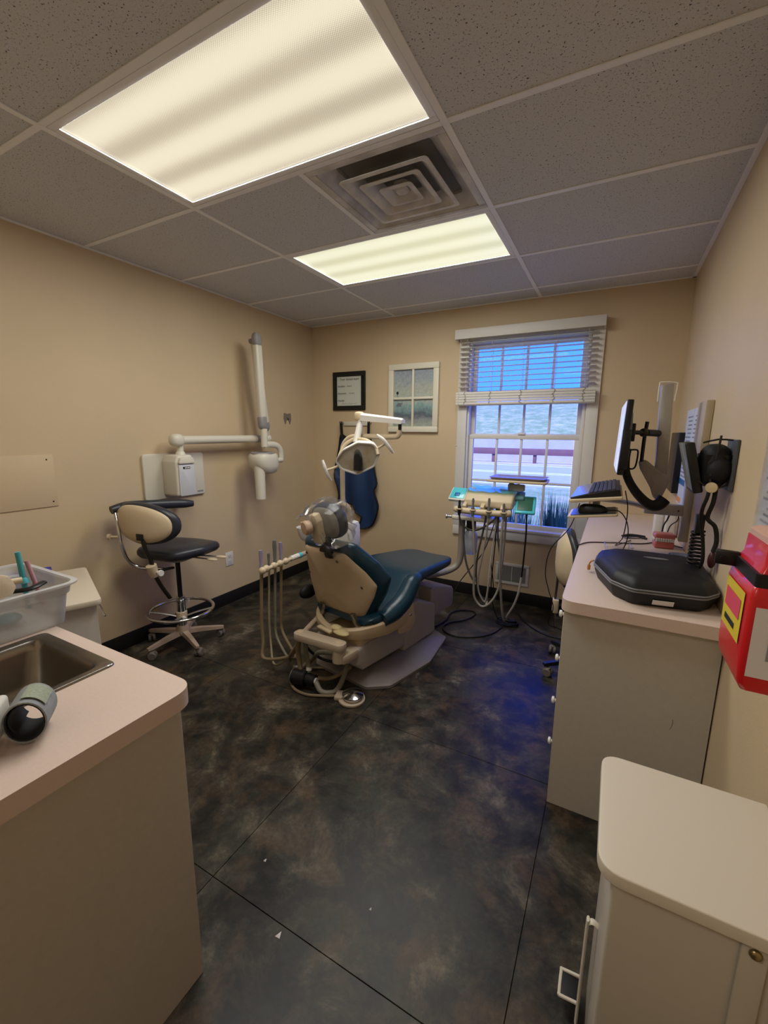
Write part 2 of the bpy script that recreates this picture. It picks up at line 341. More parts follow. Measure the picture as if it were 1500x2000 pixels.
def panel_light(j, dm, label, col, watts):
    cx, cy = -GX / 2, (j + .5) * GY
    t = thing('ceiling_light', label, 'ceiling light', (cx, cy, H))
    x0, x1, y0, y1 = -GX / 2 + .014, GX / 2 - .014, -GY / 2 + .014, GY / 2 - .014
    part('housing', G().bx(x0, x1, y0, y1, .05, .12), white_pl, t, True)
    part('door_frame', frame_g(x0, x1, y0, y1, .026, .0005, .014), tbar_m, t, True)
    part('diffuser', G().bx(x0 + .024, x1 - .024, y0 + .024, y1 - .024, .006, .010), dm, t, True, label='glowing prismatic acrylic panel')
    la = bpy.data.lights.new('panel_lamp', 'AREA'); la.shape = 'RECTANGLE'; la.size = x1 - x0 - .05; la.size_y = y1 - y0 - .05; la.energy = watts; la.color = col
    lo = bpy.data.objects.new('panel_lamp', la); C.objects.link(lo); lo.parent = t; lo.location = (0, 0, .004)
    return t
panel_light(0, diff_warm, 'warm white prismatic ceiling panel light on the doorway side of the air vent', (1, .985, .94), PANEL_WATTS)
panel_light(2, diff_green, 'pale yellow-green ceiling panel light between the air vent and the window wall', (1, .99, .93), PANEL_WATTS)
panel_light(-3, diff_warm, 'added fill panel light in the hallway ceiling, out of view', (1, .985, .94), PANEL_WATTS)  # extra lamp added out of view to brighten the dark cabinet end and bin
# square four-way air diffuser
vt = thing('air_vent', 'dusty square ceiling air vent with nested stepped rings between the two lights', 'air vent', (-GX / 4, 1.5 * GY, H))
vent_m = mat('dusty_vent_enamel', '#c9c5c3', .5, var=(11, .22), bump=(60, .1)); dk = mat('duct_dark', '#7f7d7b', .8)
part('duct_box', G().bx(-.24, .24, -.24, .24, .055, .08), dk, vt, True)
hw = GX / 4 - .014
part('flange', frame_g(-hw, hw, -hw, hw, .032, .0, .008, .002), vent_m, vt, True)
def sq(h, z, r=.02): return [Vector((p[0], p[1], z)) for p in rrect(2 * h, 2 * h, r, 4)]
part('throat', G().loft([sq(hw - .032, .004, .02), sq(hw - .085, .042, .03), sq(hw - .087, .056, .03)], cap=False), vent_m, vt, True)
for h, dz in ((.195, .0), (.135, .0), (.075, .0)):
    part('louver_ring', G().loft([sq(h - .002, -.008 + dz), sq(h, -.012 + dz), sq(h - .018, -.014 + dz), sq(h - .066, .032 + dz), sq(h - .063, .035 + dz), sq(h - .014, -.008 + dz), sq(h - .002, -.008 + dz)], cap=False), vent_m, vt, True)
part('center_plate', G().loft([sq(.030, .03), sq(.030, .006), sq(.022, -.004)]), vent_m, vt, True)

# ---------------------------------------------------------------- window, blind
def vframe(x0, x1, z0, z1, w, y0, y1, bev=.002):
    g = G(); g.bx(x0, x1, y0, y1, z0, z0 + w, bev).bx(x0, x1, y0, y1, z1 - w, z1, bev).bx(x0, x0 + w, y0, y1, z0 + w, z1 - w, bev).bx(x1 - w, x1, y0, y1, z0 + w, z1 - w, bev); return g
w1 = struct('window_1', vframe(-.612, .462, .545, 2.245, .082, YB - .02, YB, .004), trim_m, 'white double-hung window with divided panes')
part('jamb', vframe(wx[0], wx[1], wx[2], wx[3], .022, YB + .001, YB + t, .002), trim_m, w1)
part('sill', G().bx(-.54, .38, YB - .03, YB + .06, .622, .645, .004), trim_m, w1)
def sash(z0, z1, y0, nm):
    s = part(nm, vframe(wx[0] + .022, wx[1] - .022, z0, z1, .036, y0, y0 + .032, .003), trim_m, w1)
    xa, xb, za, zb = wx[0] + .058, wx[1] - .058, z0 + .036, z1 - .036
    for i in range(1, 4): x = xa + (xb - xa) * i / 4; part('muntin', G().bx(x - .009, x + .009, y0 + .008, y0 + .026, za, zb, .003), trim_m, s)
    zm = (za + zb) / 2; part('muntin', G().bx(xa, xb, y0 + .008, y0 + .026, zm - .009, zm + .009, .003), trim_m, s)
    for i in range(4):
        for k in range(2):
            x = xa + (xb - xa) * i / 4; z = za + (zm - za) * k
            part('pane', G().bx(x + .0095, x + (xb - xa) / 4 - .0095, y0 + .015, y0 + .018, z + (.0095 if k else 0), z + (zm - za) - (0 if k else .0095)), glass_m, s)
sash(.646, 1.415, YB + .03, 'lower_sash'); sash(1.388, 2.143, YB + .065, 'upper_sash')
part('sash_lock', G().box((-.08, YB + .03, 1.424), (.06, .02, .018), .004), trim_m, w1)
bl = thing('window_blind', 'white horizontal slat blind pulled halfway up the window', 'blind', (-.09, 2.62, 1.65))
blind_m = mat('blind_white', '#d6d2ca', .45)
part('valance', G().bx(-.632, .462, 2.585, 2.6, 2.168, 2.242, .004).bx(-.632, -.62, 2.6, 2.665, 2.168, 2.242).bx(.45, .462, 2.6, 2.665, 2.168, 2.242), blind_m, bl)
part('head_rail', G().bx(-.60, .43, 2.605, 2.655, 2.19, 2.235, .003), blind_m, bl)
sl = G().box((0, 0, 0), (1.02, .048, .0028), .001, (math.radians(0), 0, 0), 1); sl_me = mesh_of('slat', sl, blind_m, Matrix.Identity(4))
for k in range(10): inst(sl_me, 'slat', bl, (-.085 + .09, 2.63 - 2.62, 1.795 + k * .0385 - 1.65))
for k in range(7): inst(sl_me, 'slat', bl, (-.085 + .09, 2.63 - 2.62, 1.690 + k * .0095 - 1.65))
for k in range(5): part('folded_slat', G().bx(-.61, .435, 2.602, 2.606, 1.655 + k * .0205, 1.655 + k * .0205 + .0185, .001), blind_m, bl)
part('bottom_rail', G().bx(-.60, .43, 2.608, 2.656, 1.648, 1.672, .004), blind_m, bl)
cord_m = mat('cord', '#c9c4ba', .7); knot_m = mat('knot_cord', '#8b8378', .8)
for x in (-.53, -.33, -.09, .15, .36):
    part('ladder_cord', G().tube([(x, 2.603, 1.76), (x, 2.603, 2.18)], .0012, 6, 1).tube([(x, 2.656, 1.66), (x, 2.656, 2.18)], .0012, 6, 1), cord_m, bl)
    part('cord_knot', G().tube([(x + random.uniform(-.012, .012), 2.599, 1.66 + q * .0085) for q in range(13)], .0018, 6, 3), knot_m, bl)
part('pull_cord', G().tube([(-.585, 2.60, 2.17), (-.588, 2.6, 1.7), (-.59, 2.6, 1.33)], .0016, 6, 2).sph((-.59, 2.6, 1.32), .008, 10, 6), cord_m, bl)
# wall register near the floor
rg_ = thing('wall_register', 'white louvred floor-level air register in the wall below the window', 'air vent', (-.075, YB, .16))
part('frame', vframe(-.215, .062, .158, .342, .024, YB - .012, YB, .003), trim_m, rg_)
part('backing', G().bx(-.192, .04, YB - .003, YB - .001, .18, .32), dk, rg_)
lv = G().box((0, 0, 0), (.228, .009, .002), 0, (math.radians(35), 0, 0)); lv_me = mesh_of('louver', lv, mat('register_grey', '#8d8984', .5), Matrix.Identity(4))
for k in range(14): inst(lv_me, 'louver', rg_, (0, -.008, .027 + k * .0098))
part('mullion', G().bx(-.078, -.074, YB - .013, YB - .008, .18, .32), trim_m, rg_)
part('lever', G().bx(.046, .052, YB - .02, YB - .012, .25, .275, .001), trim_m, rg_)

# ---------------------------------------------------------------- outdoors
grass_m, N, L, B_ = node_mat('grass'); geo = N.new('ShaderNodeNewGeometry'); P = geo.outputs['Position']
a = noise(N, L, P, 1.3, 8, .72); ra = ramp(N, [(.3, '#64763c'), (.5, '#84925a'), (.7, '#b5aa80')]); L.new(a.outputs['Fac'], ra.inputs[0]); L.new(ra.outputs[0], B_.inputs['Base Color']); B_.inputs['Roughness'].default_value = .9
asph = mat('asphalt', '#a3a2ab', .85, var=(2, .05)); conc = mat('concrete', '#a8a49e', .85, var=(1.2, .08)); rail_m = mat('weathered_rail', '#6e4a48', .7, var=(3, .1)); line_m = mat('road_paint', '#e8e6e0', .7)
solo('lawn', G().bx(-40, 30, YB + t, 15, -.9, -.45), grass_m, 'sunlit lawn between the building and the road', 'lawn', kind='structure')
rd = solo('road', G().bx(-60, 50, 15, 26.5, -.9, -.46), asph, 'grey asphalt road beyond the lawn', 'road', kind='structure')
for y in (15.6, 20.4, 21.0, 25.6): part('lane_line', G().bx(-60, 50, y, y + .16, -.46, -.455), line_m, rd)
solo('verge', G().bx(-60, 50, 26.5, 29, -.9, -.42), mat('gravel_verge', '#b9ac98', .9, var=(3, .1)), 'pale gravel strip behind the road', 'verge', kind='structure')
gr = thing('guard_rail', 'brown guard rail on posts along the far side of the road', 'guard rail', (-5, 27.4, -.42))
part('rail', G().bx(-60, 50, 27.34, 27.44, .10, .50, .02), rail_m, gr)
for k in range(22): part('post', G().bx(-35 + k * 2.6 - .1, -35 + k * 2.6 + .1, 27.44, 27.6, -.42, .42, .01), rail_m, gr)
solo('retaining_wall', G().bx(-60, 50, 29, 29.4, -.9, 1.15), conc, 'long grey concrete wall under the hillside', 'wall', kind='structure')
def hill(u, v): 
    x = -70 + 130 * u; y = 29.4 + 60 * v
    return (x, y, 1.0 + 5.6 * (1 - math.exp(-v * 3.2)) + .3 * math.sin(x * .3 + y * .2) * v)
solo('hillside', G().sheet(hill, 40, 14, .3), grass_m, 'green grassy hillside beyond the road', 'hill', kind='structure')
blade_m = mat('ornamental_grass', '#7f8f6a', .6, var=(6, .25)); blade2 = mat('shrub_leaf', '#4f6b45', .55, var=(8, .3))
def tuft(name, x, y, h, n, m, label, lean=.055):
    g = G(); rnd = random.Random(int(x * 100 + y * 10))
    for k in range(n):
        a_ = rnd.uniform(0, 2 * PI); rr_ = rnd.uniform(0, .15); l_ = h * rnd.uniform(.55, 1.05); ln = rnd.uniform(.01, lean) * l_ * 1.6
        b0 = Vector((x + rr_ * math.cos(a_), y + rr_ * math.sin(a_), -.46)); d = Vector((math.cos(a_), math.sin(a_), 0)); s_ = Vector((-math.sin(a_), math.cos(a_), 0)) * rnd.uniform(.004, .009)
        p = [b0, b0 + d * ln * .3 + V(0, 0, l_ * .6), b0 + d * ln + V(0, 0, l_ * rnd.uniform(.85, 1.0))]
        g.add([p[0] - s_, p[0] + s_, p[1] + s_, p[1] - s_, p[2]], [(0, 1, 2, 3), (3, 2, 4)])
    return solo(name, g, m, label, 'shrub', 'ornamental grasses planted under the window outside')
for k, (x, y, h) in enumerate(((.32, 3.55, 1.32), (-.18, 3.6, 1.22), (.08, 4.2, 1.28), (-.68, 3.65, 1.0), (-.43, 4.25, 1.1), (.60, 4.25, 1.4))):
    tuft('ornamental_grass', x, y, h, 620, blade_m if k % 2 else blade2, 'feathery ornamental grass clump growing outside below the window')

# ---------------------------------------------------------------- sink counter at the left of the doorway
def slab(outline, z0, z1, bev=.004): return G().prism(outline, z1 - z0, Matrix.Translation((0, 0, z0)), bev)
sx0, sx1, sy0, sy1 = -.775, -.47, -.70, -.375
ct = G(); ct.prism(fillet([(sx1, -.94), (-.206, -.94), (-.206, -.318), (sx1, -.318)], [0, 0, .055, 0], 8), .042, Matrix.Translation((0, 0, .808)))
ct.bx(XL + .002, sx0, -.94, -.318, .808, .85).bx(sx0, sx1, sy1, -.318, .808, .85).bx(sx0, sx1, -.94, sy0, .808, .85)
solo('sink_worktop', ct, lam_top, 'pinkish beige laminate worktop with the steel sink set in it', 'worktop', ang=20)
cb = thing('sink_cabinet', 'taupe laminate base cabinet under the sink worktop', 'cabinet', (-1.2, -.63, 0))
part('end_panel', G().bx(-.265, -.245, -.94, -.335, 0, .808, .001, 1), lam_cab, cb)
part('carcass', G().bx(XL + .002, -.265, -.94, -.925, 0, .808).bx(XL + .002, -.265, -.925, -.37, .08, .10).bx(XL + .002, -.265, -.40, -.385, 0, .08).bx(XL + .002, -.265, -.365, -.352, .09, .13), lam_cab, cb)
for k in range(4):
    x0 = XL + .01 + k * .466; d = part('door', G().bx(x0, x0 + .46, -.352, -.335, .1, .80, .002, 1), lam_cab, cb)
    part('knob', G().lathe((x0 + .42, -.335, .70), [(0, 0), (.006, 0), (.006, .012), (.014, .016), (.013, .024), (0, .026)], 16, (0, 1, 0)), white_pl, d)
sk = thing('sink', 'small stainless steel sink set into the pinkish worktop', 'sink', (-.62, -.54, .69))
def rr(w, d, z, r, cx=-.6225, cy=-.5375): return [Vector((cx + p[0], cy + p[1], z)) for p in rrect(w, d, r, 6)]
part('rim', G().loft([rr(.345, .365, .8502, .02), rr(.343, .363, .8535, .02), rr(.338, .358, .8555, .02), rr(.300, .320, .8545, .028), rr(.292, .312, .852, .03)], cap=False), steel, sk)
part('basin', G().loft([rr(.292, .312, .852, .03), rr(.284, .304, .847, .03), rr(.274, .294, .83, .032), rr(.252, .272, .75, .045), rr(.20, .22, .70, .06), rr(.05, .05, .694, .02), rr(.01, .01, .694, .004)], cap=False), steel, sk, ang=60)
part('drain', G().lathe((-.6225, -.5375, .695), [(0, .002), (.02, .002), (.028, .0045), (.032, .001)], 24), dark_metal, sk)
kr0 = math.atan2(-.211, .529)
# frosted tub with odds and ends
tb = thing('storage_tub', 'frosted plastic storage tub on the sink worktop, full of small dental supplies', 'tub', (-.97, -.43, .852))
def tr_(w, d, z, r, dx=0): return [Vector((dx + p[0], p[1], z)) for p in rrect(w, d, r, 6)]
part('body', G().loft([tr_(.30, .29, .0, .035), tr_(.305, .295, .004, .04), tr_(.325, .315, .088, .04), tr_(.337, .327, .094, .04), tr_(.345, .335, .122, .04),
     tr_(.341, .331, .122, .04), tr_(.333, .323, .096, .04), tr_(.321, .311, .09, .04), tr_(.301, .291, .006, .038), tr_(.28, .27, .004, .03)]), tub_m, tb, True)
part('rim', G().loft([tr_(.345, .335, .122, .04), tr_(.372, .362, .121, .05), tr_(.374, .364, .127, .05), tr_(.345, .335, .128, .04), tr_(.341, .331, .122, .04)], cap=False), tub_m, tb, True)
part('clip_tab', G().box((.187, -.09, .118), (.006, .06, .03), .002), tub_m, tb, True)
bx_, by_, bz_ = -.97, -.43, .852
solo('black_retractor', G().tube([(bx_ + .14, by_ + .10, bz_ + .137), (bx_ + .155, by_ + .075, bz_ + .135), (bx_ + .15, by_ + .05, bz_ + .132), (bx_ + .10, by_ + .0, bz_ + .128), (bx_ + .05, by_ - .05, bz_ + .126), (bx_ + .04, by_ - .09, bz_ + .124)], .011, 10, 5, flat=(.5, 1)).box((bx_ + .075, by_ - .06, bz_ + .122), (.05, .09, .016), .006, (0, 0, .6)).tube([(bx_ + .02 + .03 * math.cos(q), by_ + .03 + .03 * math.sin(q), bz_ + .135) for q in [k * PI / 6 for k in range(12)]], .005, 8, 2, closed=True).box((bx_ + .04, by_ - .01, bz_ + .132), (.035, .06, .014), .005, (0, 0, .4)),
     black_pl, 'black plastic cheek retractor lying across the frosted tub', 'retractor')
teal_br = mat('teal_bristle', '#49a3ab', .6); pink_br = mat('dusty_pink', '#b98a92', .55)
solo('teal_brush', G().tube([(bx_ + .075, by_ + .082, bz_ + .05), (bx_ + .07, by_ + .08, bz_ + .15), (bx_ + .065, by_ + .078, bz_ + .222)], .007, 10, 3).lathe((bx_ + .071, by_ + .08, bz_ + .13), [(0, 0), (.014, 0), (.011, .012), (.007, .016)], 14), teal_br, 'teal handled brush standing in the frosted tub', 'brush')
solo('pink_brush', G().tube([(bx_ + .085, by_ + .115, bz_ + .05), (bx_ + .078, by_ + .105, bz_ + .12), (bx_ + .068, by_ + .095, bz_ + .192)], .006, 10, 3).lathe((bx_ + .078, by_ + .106, bz_ + .112), [(0, 0), (.011, 0), (.008, .01)], 14), pink_br, 'dusty pink handled brush standing in the frosted tub', 'brush')
solo('impression_gun', G().prism(fillet([(-.05, -.02), (.03, -.02), (.045, .0), (.03, .035), (.0, .05), (-.035, .03), (-.055, .0)], .012, 4), .028, Matrix.Translation((bx_ + .150, by_ - .02, bz_ + .150)) @ Euler((PI / 2, 0, 1.9)).to_matrix().to_4x4(), .006).tube([(bx_ + .15, by_ + .01, bz_ + .165), (bx_ + .155, by_ + .045, bz_ + .163)], .009, 10, 1), ivory, 'cream plastic dispensing gun resting on the rim of the frosted tub', 'tool')
solo('blue_folder', G().box((-1.86, .0, .714), (.24, .24, .024), .003, (0, 0, kr0)), mat('royal_blue', '#1c2f9a', .5), 'royal blue folder lying on the cream mobile cabinet', 'folder')
gz = G(); rnd = random.Random(3)
for k in range(7): gz.sph((bx_ + rnd.uniform(-.05, .10), by_ + rnd.uniform(-.1, .06), bz_ + .025), (rnd.uniform(.02, .04), rnd.uniform(.02, .04), .016), 10, 6)
solo('teal_packets', gz, mat('teal_wrap', '#2f8f9c', .4), 'teal wrapped packets heaped at the bottom of the frosted tub', 'packets', kind='stuff')
# wrist blood pressure monitor
bpm = thing('wrist_blood_pressure_monitor', 'white wrist blood pressure monitor with rolled grey cuff on the worktop corner', 'blood pressure monitor', (-.36, -.60, .85), 0)
cuff_o = mat('grey_cuff_cloth', '#8b9092', .75, var=(60, .1)); cuff_i = mat('black_cuff_lining', '#17181b', .8)
ax = Vector((.62, -.48, .0)).normalized(); side = Vector((.48, .62, 0)).normalized()
def cuff_ring(k0, k1, n, r_fn, off=0):
    ring = []
    for k in range(n + 1):
        a_ = k0 + (k1 - k0) * k / n; r_ = r_fn(k / n); ring.append((r_ * math.cos(a_), r_ * math.sin(a_) * 1.08))
    return ring
def cuff_sheet(off, w0, w1, rf, k0, k1, n=26):
    def fn(u, v):
        a_ = k0 + (k1 - k0) * u; r_ = rf(u) + off; p = Vector((-.338, -.578, .8955)) + side * (r_ * math.cos(a_) * .82) + V(0, 0, 1) * (r_ * math.sin(a_) * 1.0) + ax * (w0 + (w1 - w0) * v)
        return p
    return fn
part('cuff', G().sheet(cuff_sheet(0, -.034, .034, lambda u: .041, -.6 - PI, PI * 1.02 + .2), 30, 1, .0028), cuff_o, bpm)
part('cuff_lining', G().sheet(cuff_sheet(-.0035, -.033, .033, lambda u: .0405 - .012 * max(0, u - .7) / .3, -.6 - PI, PI * 1.02 + .2 + .5), 34, 1, .0022), cuff_i, bpm)
part('printed_patch', G().sheet(cuff_sheet(.0035, -.024, .022, lambda u: .041, .55, 1.7), 10, 1, .0006), mat('sage_print', '#98a08a', .7, var=(180, .15)), bpm)
c0 = Vector((-.338, -.578, .8955)) - side * .058 
part('unit', G().box(c0 + V(0, 0, .0), (.036, .07, .062), .008, (0, 0, math.atan2(side.y, side.x)), 3), white_pl, bpm)
part('screen', G().box(c0 - side * .0185, (.002, .05, .04), .0005, (0, 0, math.atan2(side.y, side.x))), grey_pl, bpm)
solo('white_bottle', G().lathe((-.335, -.682, .85), [(0, 0), (.030, 0), (.034, .004), (.034, .07), (.03, .085), (.014, .092), (.014, .105), (0, .106)], 24), white_pl, 'small white bottle beside the wrist blood pressure monitor', 'bottle')

# ---------------------------------------------------------------- small cart by the left wall
kr = math.atan2(-.211, .529)
kt = thing('mobile_cabinet', 'cream topped mobile cabinet with a bent metal hook, beside the charcoal stool', 'cabinet', (-1.66, -.01, 0), kr)
part('top', G().prism(fillet([(-.29, -.20), (.29, -.20), (.29, .20), (-.29, .20)], .025, 5), .026, Matrix.Translation((0, 0, .674)), .005), mat('cream_laminate', '#cfc3ae', .42), kt, True)
part('body', G().bx(-.265, .262, -.185, .182, .05, .674, .003), lam_cab, kt, True)
for s in (-1, 1):
    for q in (-1, 1): part('caster', G().cyl((s * .22 - .012, q * .14, .025), (s * .22 + .012, q * .14, .025), .025, n=16).bx(s * .22 - .016, s * .22 + .016, q * .14 - .012, q * .14 + .012, .03, .052), dark_metal, kt, True)
part('hook', G().tube([(.268, .19, .668), (.278, .196, .65), (.288, .2, .63), (.290, .205, .622), (.280, .20, .615)], .0045, 8, 4), chrome, kt, True)

# ---------------------------------------------------------------- waste bin at the right
bn = thing('waste_bin', 'white step-on waste bin with rounded flat lid against the wall', 'waste bin', (.79, -.025, 0))
bin_m = mat('bin_enamel', '#b7ae9f', .42, var=(30, .02)); lid_m = mat('bin_lid', '#d3c9b8', .4)
part('body', G().prism(fillet([(.662, -.165), (.935, -.165), (.935, .115), (.662, .115)], [.008, .004, .004, .008], 4), .655, Matrix.Translation((0, 0, .01)), .003), bin_m, bn)
part('lid', G().prism(fillet([(.636, -.182), (.938, -.182), (.938, .128), (.636, .128)], [.045, .004, .004, .04], 8), .026, Matrix.Translation((0, 0, .658)), .006, 3), lid_m, bn)
part('hinge', G().tube([(.944, -.14, .672), (.944, .06, .672)], .006, 8, 1), dark_metal, bn)
part('hinge_coil', G().tube([(.9445 + .005 * math.cos(k * 1.3), -.15 + k * .0022, .68 + .006 * math.sin(k * 1.3)) for k in range(90)], .0016, 5, 2), steel, bn)
part('side_strap', G().bx(.842, .876, -.172, -.166, .02, .656, .002), bin_m, bn)
part('rivet', G().sph((.859, -.1735, .640), (.009, .006, .009), 14, 8), mat('brass', '#9a8a62', .3, .9), bn)
part('pedal_rod', G().tube([(.664, .0, .345), (.652, .0, .352), (.643, .0, .345), (.641, .0, .33), (.641, .0, .05)], .0035, 8, 4, flat=(1, 2.2)), lid_m, bn)
part('pedal', G().tube([(.645, .035, .055), (.602, .035, .05), (.600, .038, .05), (.600, .092, .05), (.603, .095, .05), (.645, .095, .055)], .004, 8, 3), lid_m, bn)
part('pedal_pad', G().bx(.604, .645, .038, .092, .046, .05, .001), black_rub, bn)

# ---------------------------------------------------------------- worktop and cabinet along the right wall
wt = G().prism(fillet([(.478, .645), (XR - .002, .645), (XR - .002, YB - .003), (.478, YB - .003)], [.05, 0, 0, 0], 8), .042, Matrix.Translation((0, 0, .808)))
solo('side_worktop', wt, lam_top, 'pale laminate worktop under the computer, running up to the window wall', 'worktop', ang=20)
dc = thing('drawer_cabinet', 'taupe laminate drawer cabinet under the worktop end that carries the black case', 'cabinet', (.72, .97, 0))
part('body', G().bx(.502, XR - .004, .695, 1.25, .0, .808, .001, 1), lam_cab, dc)
part('end_panel', G().bx(.488, XR - .004, .677, .695, .0, .808, .001, 1), lam_cab, dc)
part('scuff_mark', G().sheet(lambda u, v: (.845 + .006 * math.sin(u * 2.2) + .0012 * v, .6768, .45 + .04 * u), 8, 1), ink_m, dc)
for k in range(4):
    z0 = .06 + k * .186; d = part('drawer', G().bx(.487, .502, .70, 1.245, z0, z0 + .178, .002, 1), lam_cab, dc)
    for yy in (.80, 1.13): part('knob', G().lathe((.487, yy, z0 + .12), [(0, 0), (.006, 0), (.006, .01), (.014, .014), (.013, .022), (0, .024)], 16, (-1, 0, 0)), white_pl, d)
sc_ = thing('support_cabinet', 'taupe laminate panel end holding up the worktop beside the window wall', 'cabinet', (.72, 2.5, 0))
part('body', G().bx(.502, XR - .004, 2.36, YB - .012, .0, .808, .001, 1), lam_cab, sc_)

# ---------------------------------------------------------------- things on the back wall
wb = thing('whiteboard', 'small black framed board with handwritten team names beside the picture', 'whiteboard', (-1.705, YB, 1.63))
fr = vframe(-1.885, -1.522, 1.632, 1.990, .043, YB - .02, YB - .001, .003); part('frame', fr, black_pl, wb)
part('board', G().bx(-1.845, -1.56, YB - .008, YB - .002, 1.67, 1.95), mat('board_white', '#c9cbc0', .3), wb)
def wt_(txt, x, z, s, m, sh=.15):
    M = Matrix.Translation((x, YB - .009, z)) @ Euler((PI / 2, 0, 0)).to_matrix().to_4x4(); return part('handwriting', text_g(txt, s, M, .0006, sh), m, wb)
wt_('Your dental team', -1.812, 1.912, .031, ink_m); wt_('Student', -1.832, 1.850, .026, ink_m); wt_('Assistant', -1.832, 1.783, .026, ink_m); wt_('Faculty', -1.832, 1.716, .026, ink_m)
def scrib(x, z, w, m):
    pts = [(x + w * k / 14, YB - .0092, z + (.010 if k % 2 else 0) + .004 * math.sin(k * 2.1)) for k in range(15)]; part('handwriting', G().tube(pts, .0011, 5, 3), m, wb)
scrib(-1.725, 1.852, .05, ink_f); scrib(-1.70, 1.785, .055, ink_f); scrib(-1.785, 1.690, .17, ink_f)
# picture made from an old window sash
pc = thing('framed_picture', 'white four-pane window frame with a seaside print on the wall', 'picture', (-1.025, YB, 1.43))
pic_m, N, L, B_ = node_mat('seaside_print'); geo = N.new('ShaderNodeNewGeometry'); sx = N.new('ShaderNodeSeparateXYZ'); L.new(geo.outputs['Position'], sx.inputs[0])
nn = noise(N, L, geo.outputs['Position'], 9, 6, .6); ma = N.new('ShaderNodeMath'); ma.operation = 'MULTIPLY_ADD'; L.new(nn.outputs['Fac'], ma.inputs[0]); ma.inputs[1].default_value = .16; L.new(sx.outputs[2], ma.inputs[2])
mr = N.new('ShaderNodeMapRange'); mr.inputs[1].default_value = 1.56; mr.inputs[2].default_value = 2.06; L.new(ma.outputs[0], mr.inputs[0])
rp = ramp(N, [(.0, '#9fa79a'), (.12, '#8b8f93'), (.20, '#5d6470'), (.28, '#7a9496'), (.38, '#8fa9a6'), (.45, '#aab3aa'), (.62, '#b4b8aa'), (.8, '#a3abae'), (1, '#9aa3b0')]); L.new(mr.outputs[0], rp.inputs[0])
n3 = noise(N, L, geo.outputs['Position'], 40, 5, .7); r3 = ramp(N, [(.35, (.72, .74, .8, 1)), (.65, (1.1, 1.1, 1.08, 1))]); L.new(n3.outputs['Fac'], r3.inputs[0])
L.new(mixc(N, L, .8, rp.outputs[0], r3.outputs[0], 'MULTIPLY'), B_.inputs['Base Color']); B_.inputs['Roughness'].default_value = .35
cfr = mat('cream_frame_paint', '#ddd6c2', .45)
part('frame', vframe(-1.268, -.785, 1.43, 2.022, .05, YB - .03, YB - .001, .004), cfr, pc)
part('print', G().bx(-1.22, -.83, YB - .006, YB - .002, 1.475, 1.975), pic_m, pc)
part('muntin', G().bx(-1.036, -1.016, YB - .028, YB - .006, 1.48, 1.972, .003), cfr, pc); part('muntin', G().bx(-1.218, -.835, YB - .027, YB - .0062, 1.716, 1.736, .003), cfr, pc)
part('painted_tree', G().bx(-1.188, -1.185, YB - .0066, YB - .006, 1.742, 1.765).sph((-1.186, YB - .0064, 1.775), (.012, .0006, .014), 10, 6), ink_m, pc)
part('painted_cottage', G().prism([(-.03, 0), (.02, 0), (.02, .018), (.035, .03), (-.012, .034), (-.03, .018)], .0006, Matrix.Translation((-1.165, YB - .006, 1.655)) @ Euler((PI / 2, 0, 0)).to_matrix().to_4x4()), mat('cottage_grey', '#6d7377', .7), pc)
# lead apron on its hanger
hg = thing('apron_hanger', 'white wall hanger rail with two pegs holding the apron', 'hanger', (-1.6, YB, 1.49))
part('rail', G().bx(-1.765, -1.47, YB - .015, YB - .001, 1.485, 1.525, .004), xr_m, hg)
for x in (-1.77, -1.462): part('peg', G().tube([(x, YB - .004, 1.512), (x, YB - .05, 1.512), (x, YB - .06, 1.522)], .006, 8, 3), alu, hg)
ao = [(-1.745, 1.385), (-1.71, 1.366), (-1.599, 1.357), (-1.49, 1.375), (-1.449, 1.392), (-1.418, 1.255), (-1.394, 1.083), (-1.36, .948), (-1.388, .878), (-1.359, .791), (-1.347, .712), (-1.392, .587), (-1.472, .501), (-1.566, .496), (-1.542, .602), (-1.601, .648), (-1.637, .717), (-1.734, .718), (-1.760, .60), (-1.80, .58), (-1.821, .669), (-1.797, .796), (-1.817, .909), (-1.847, 1.01), (-1.813, 1.244), (-1.79, 1.394)]
ap = thing('lead_apron', 'navy blue protective apron with black binding hanging on the wall', 'apron', (-1.6, 2.62, .5))
def ay(x, z): return YB - .045 - .018 * math.sin((x + 1.6) * 26 + z * 2.0) - .010 * math.sin(z * 9) - .012 * max(0, 1 - z)
ol = [(p.x, p.z) for p in cr([(x, 0, z) for x, z in ao], 3, True)]
from mathutils.geometry import delaunay_2d_cdt
gpts = [Vector((-1.86 + .028 * i, .48 + .028 * j)) for i in range(20) for j in range(34)]
ring = [Vector(p) for p in ol]; nv = len(ring)
dv, de, df = delaunay_2d_cdt(ring + gpts, [(i, (i + 1) % nv) for i in range(nv)], [], 1, 1e-5)[:3]
cloth = G(); cloth.add([(p.x, ay(p.x, p.y), p.y) for p in dv], [tuple(f) for f in df]).add([(p.x, ay(p.x, p.y) + .009, p.y) for p in dv], [tuple(f)[::-1] for f in df])
part('apron_body', cloth, navy_f, ap, ang=80)
part('binding', G().tube([(x, ay(x, z) - .0, z) for x, z in ol], .0085, 8, 1, closed=True), black_rub, ap)
part('strap', G().sheet(lambda u, v: (-1.790 + .03 * u + .02 * v, YB - .045 - .012 * v, 1.525 - .155 * v), 2, 6, .005), black_rub, ap)
part('strap', G().sheet(lambda u, v: (-1.476 + .026 * u + .004 * v, YB - .045 - .012 * v, 1.525 - .15 * v), 2, 6, .005), black_rub, ap)
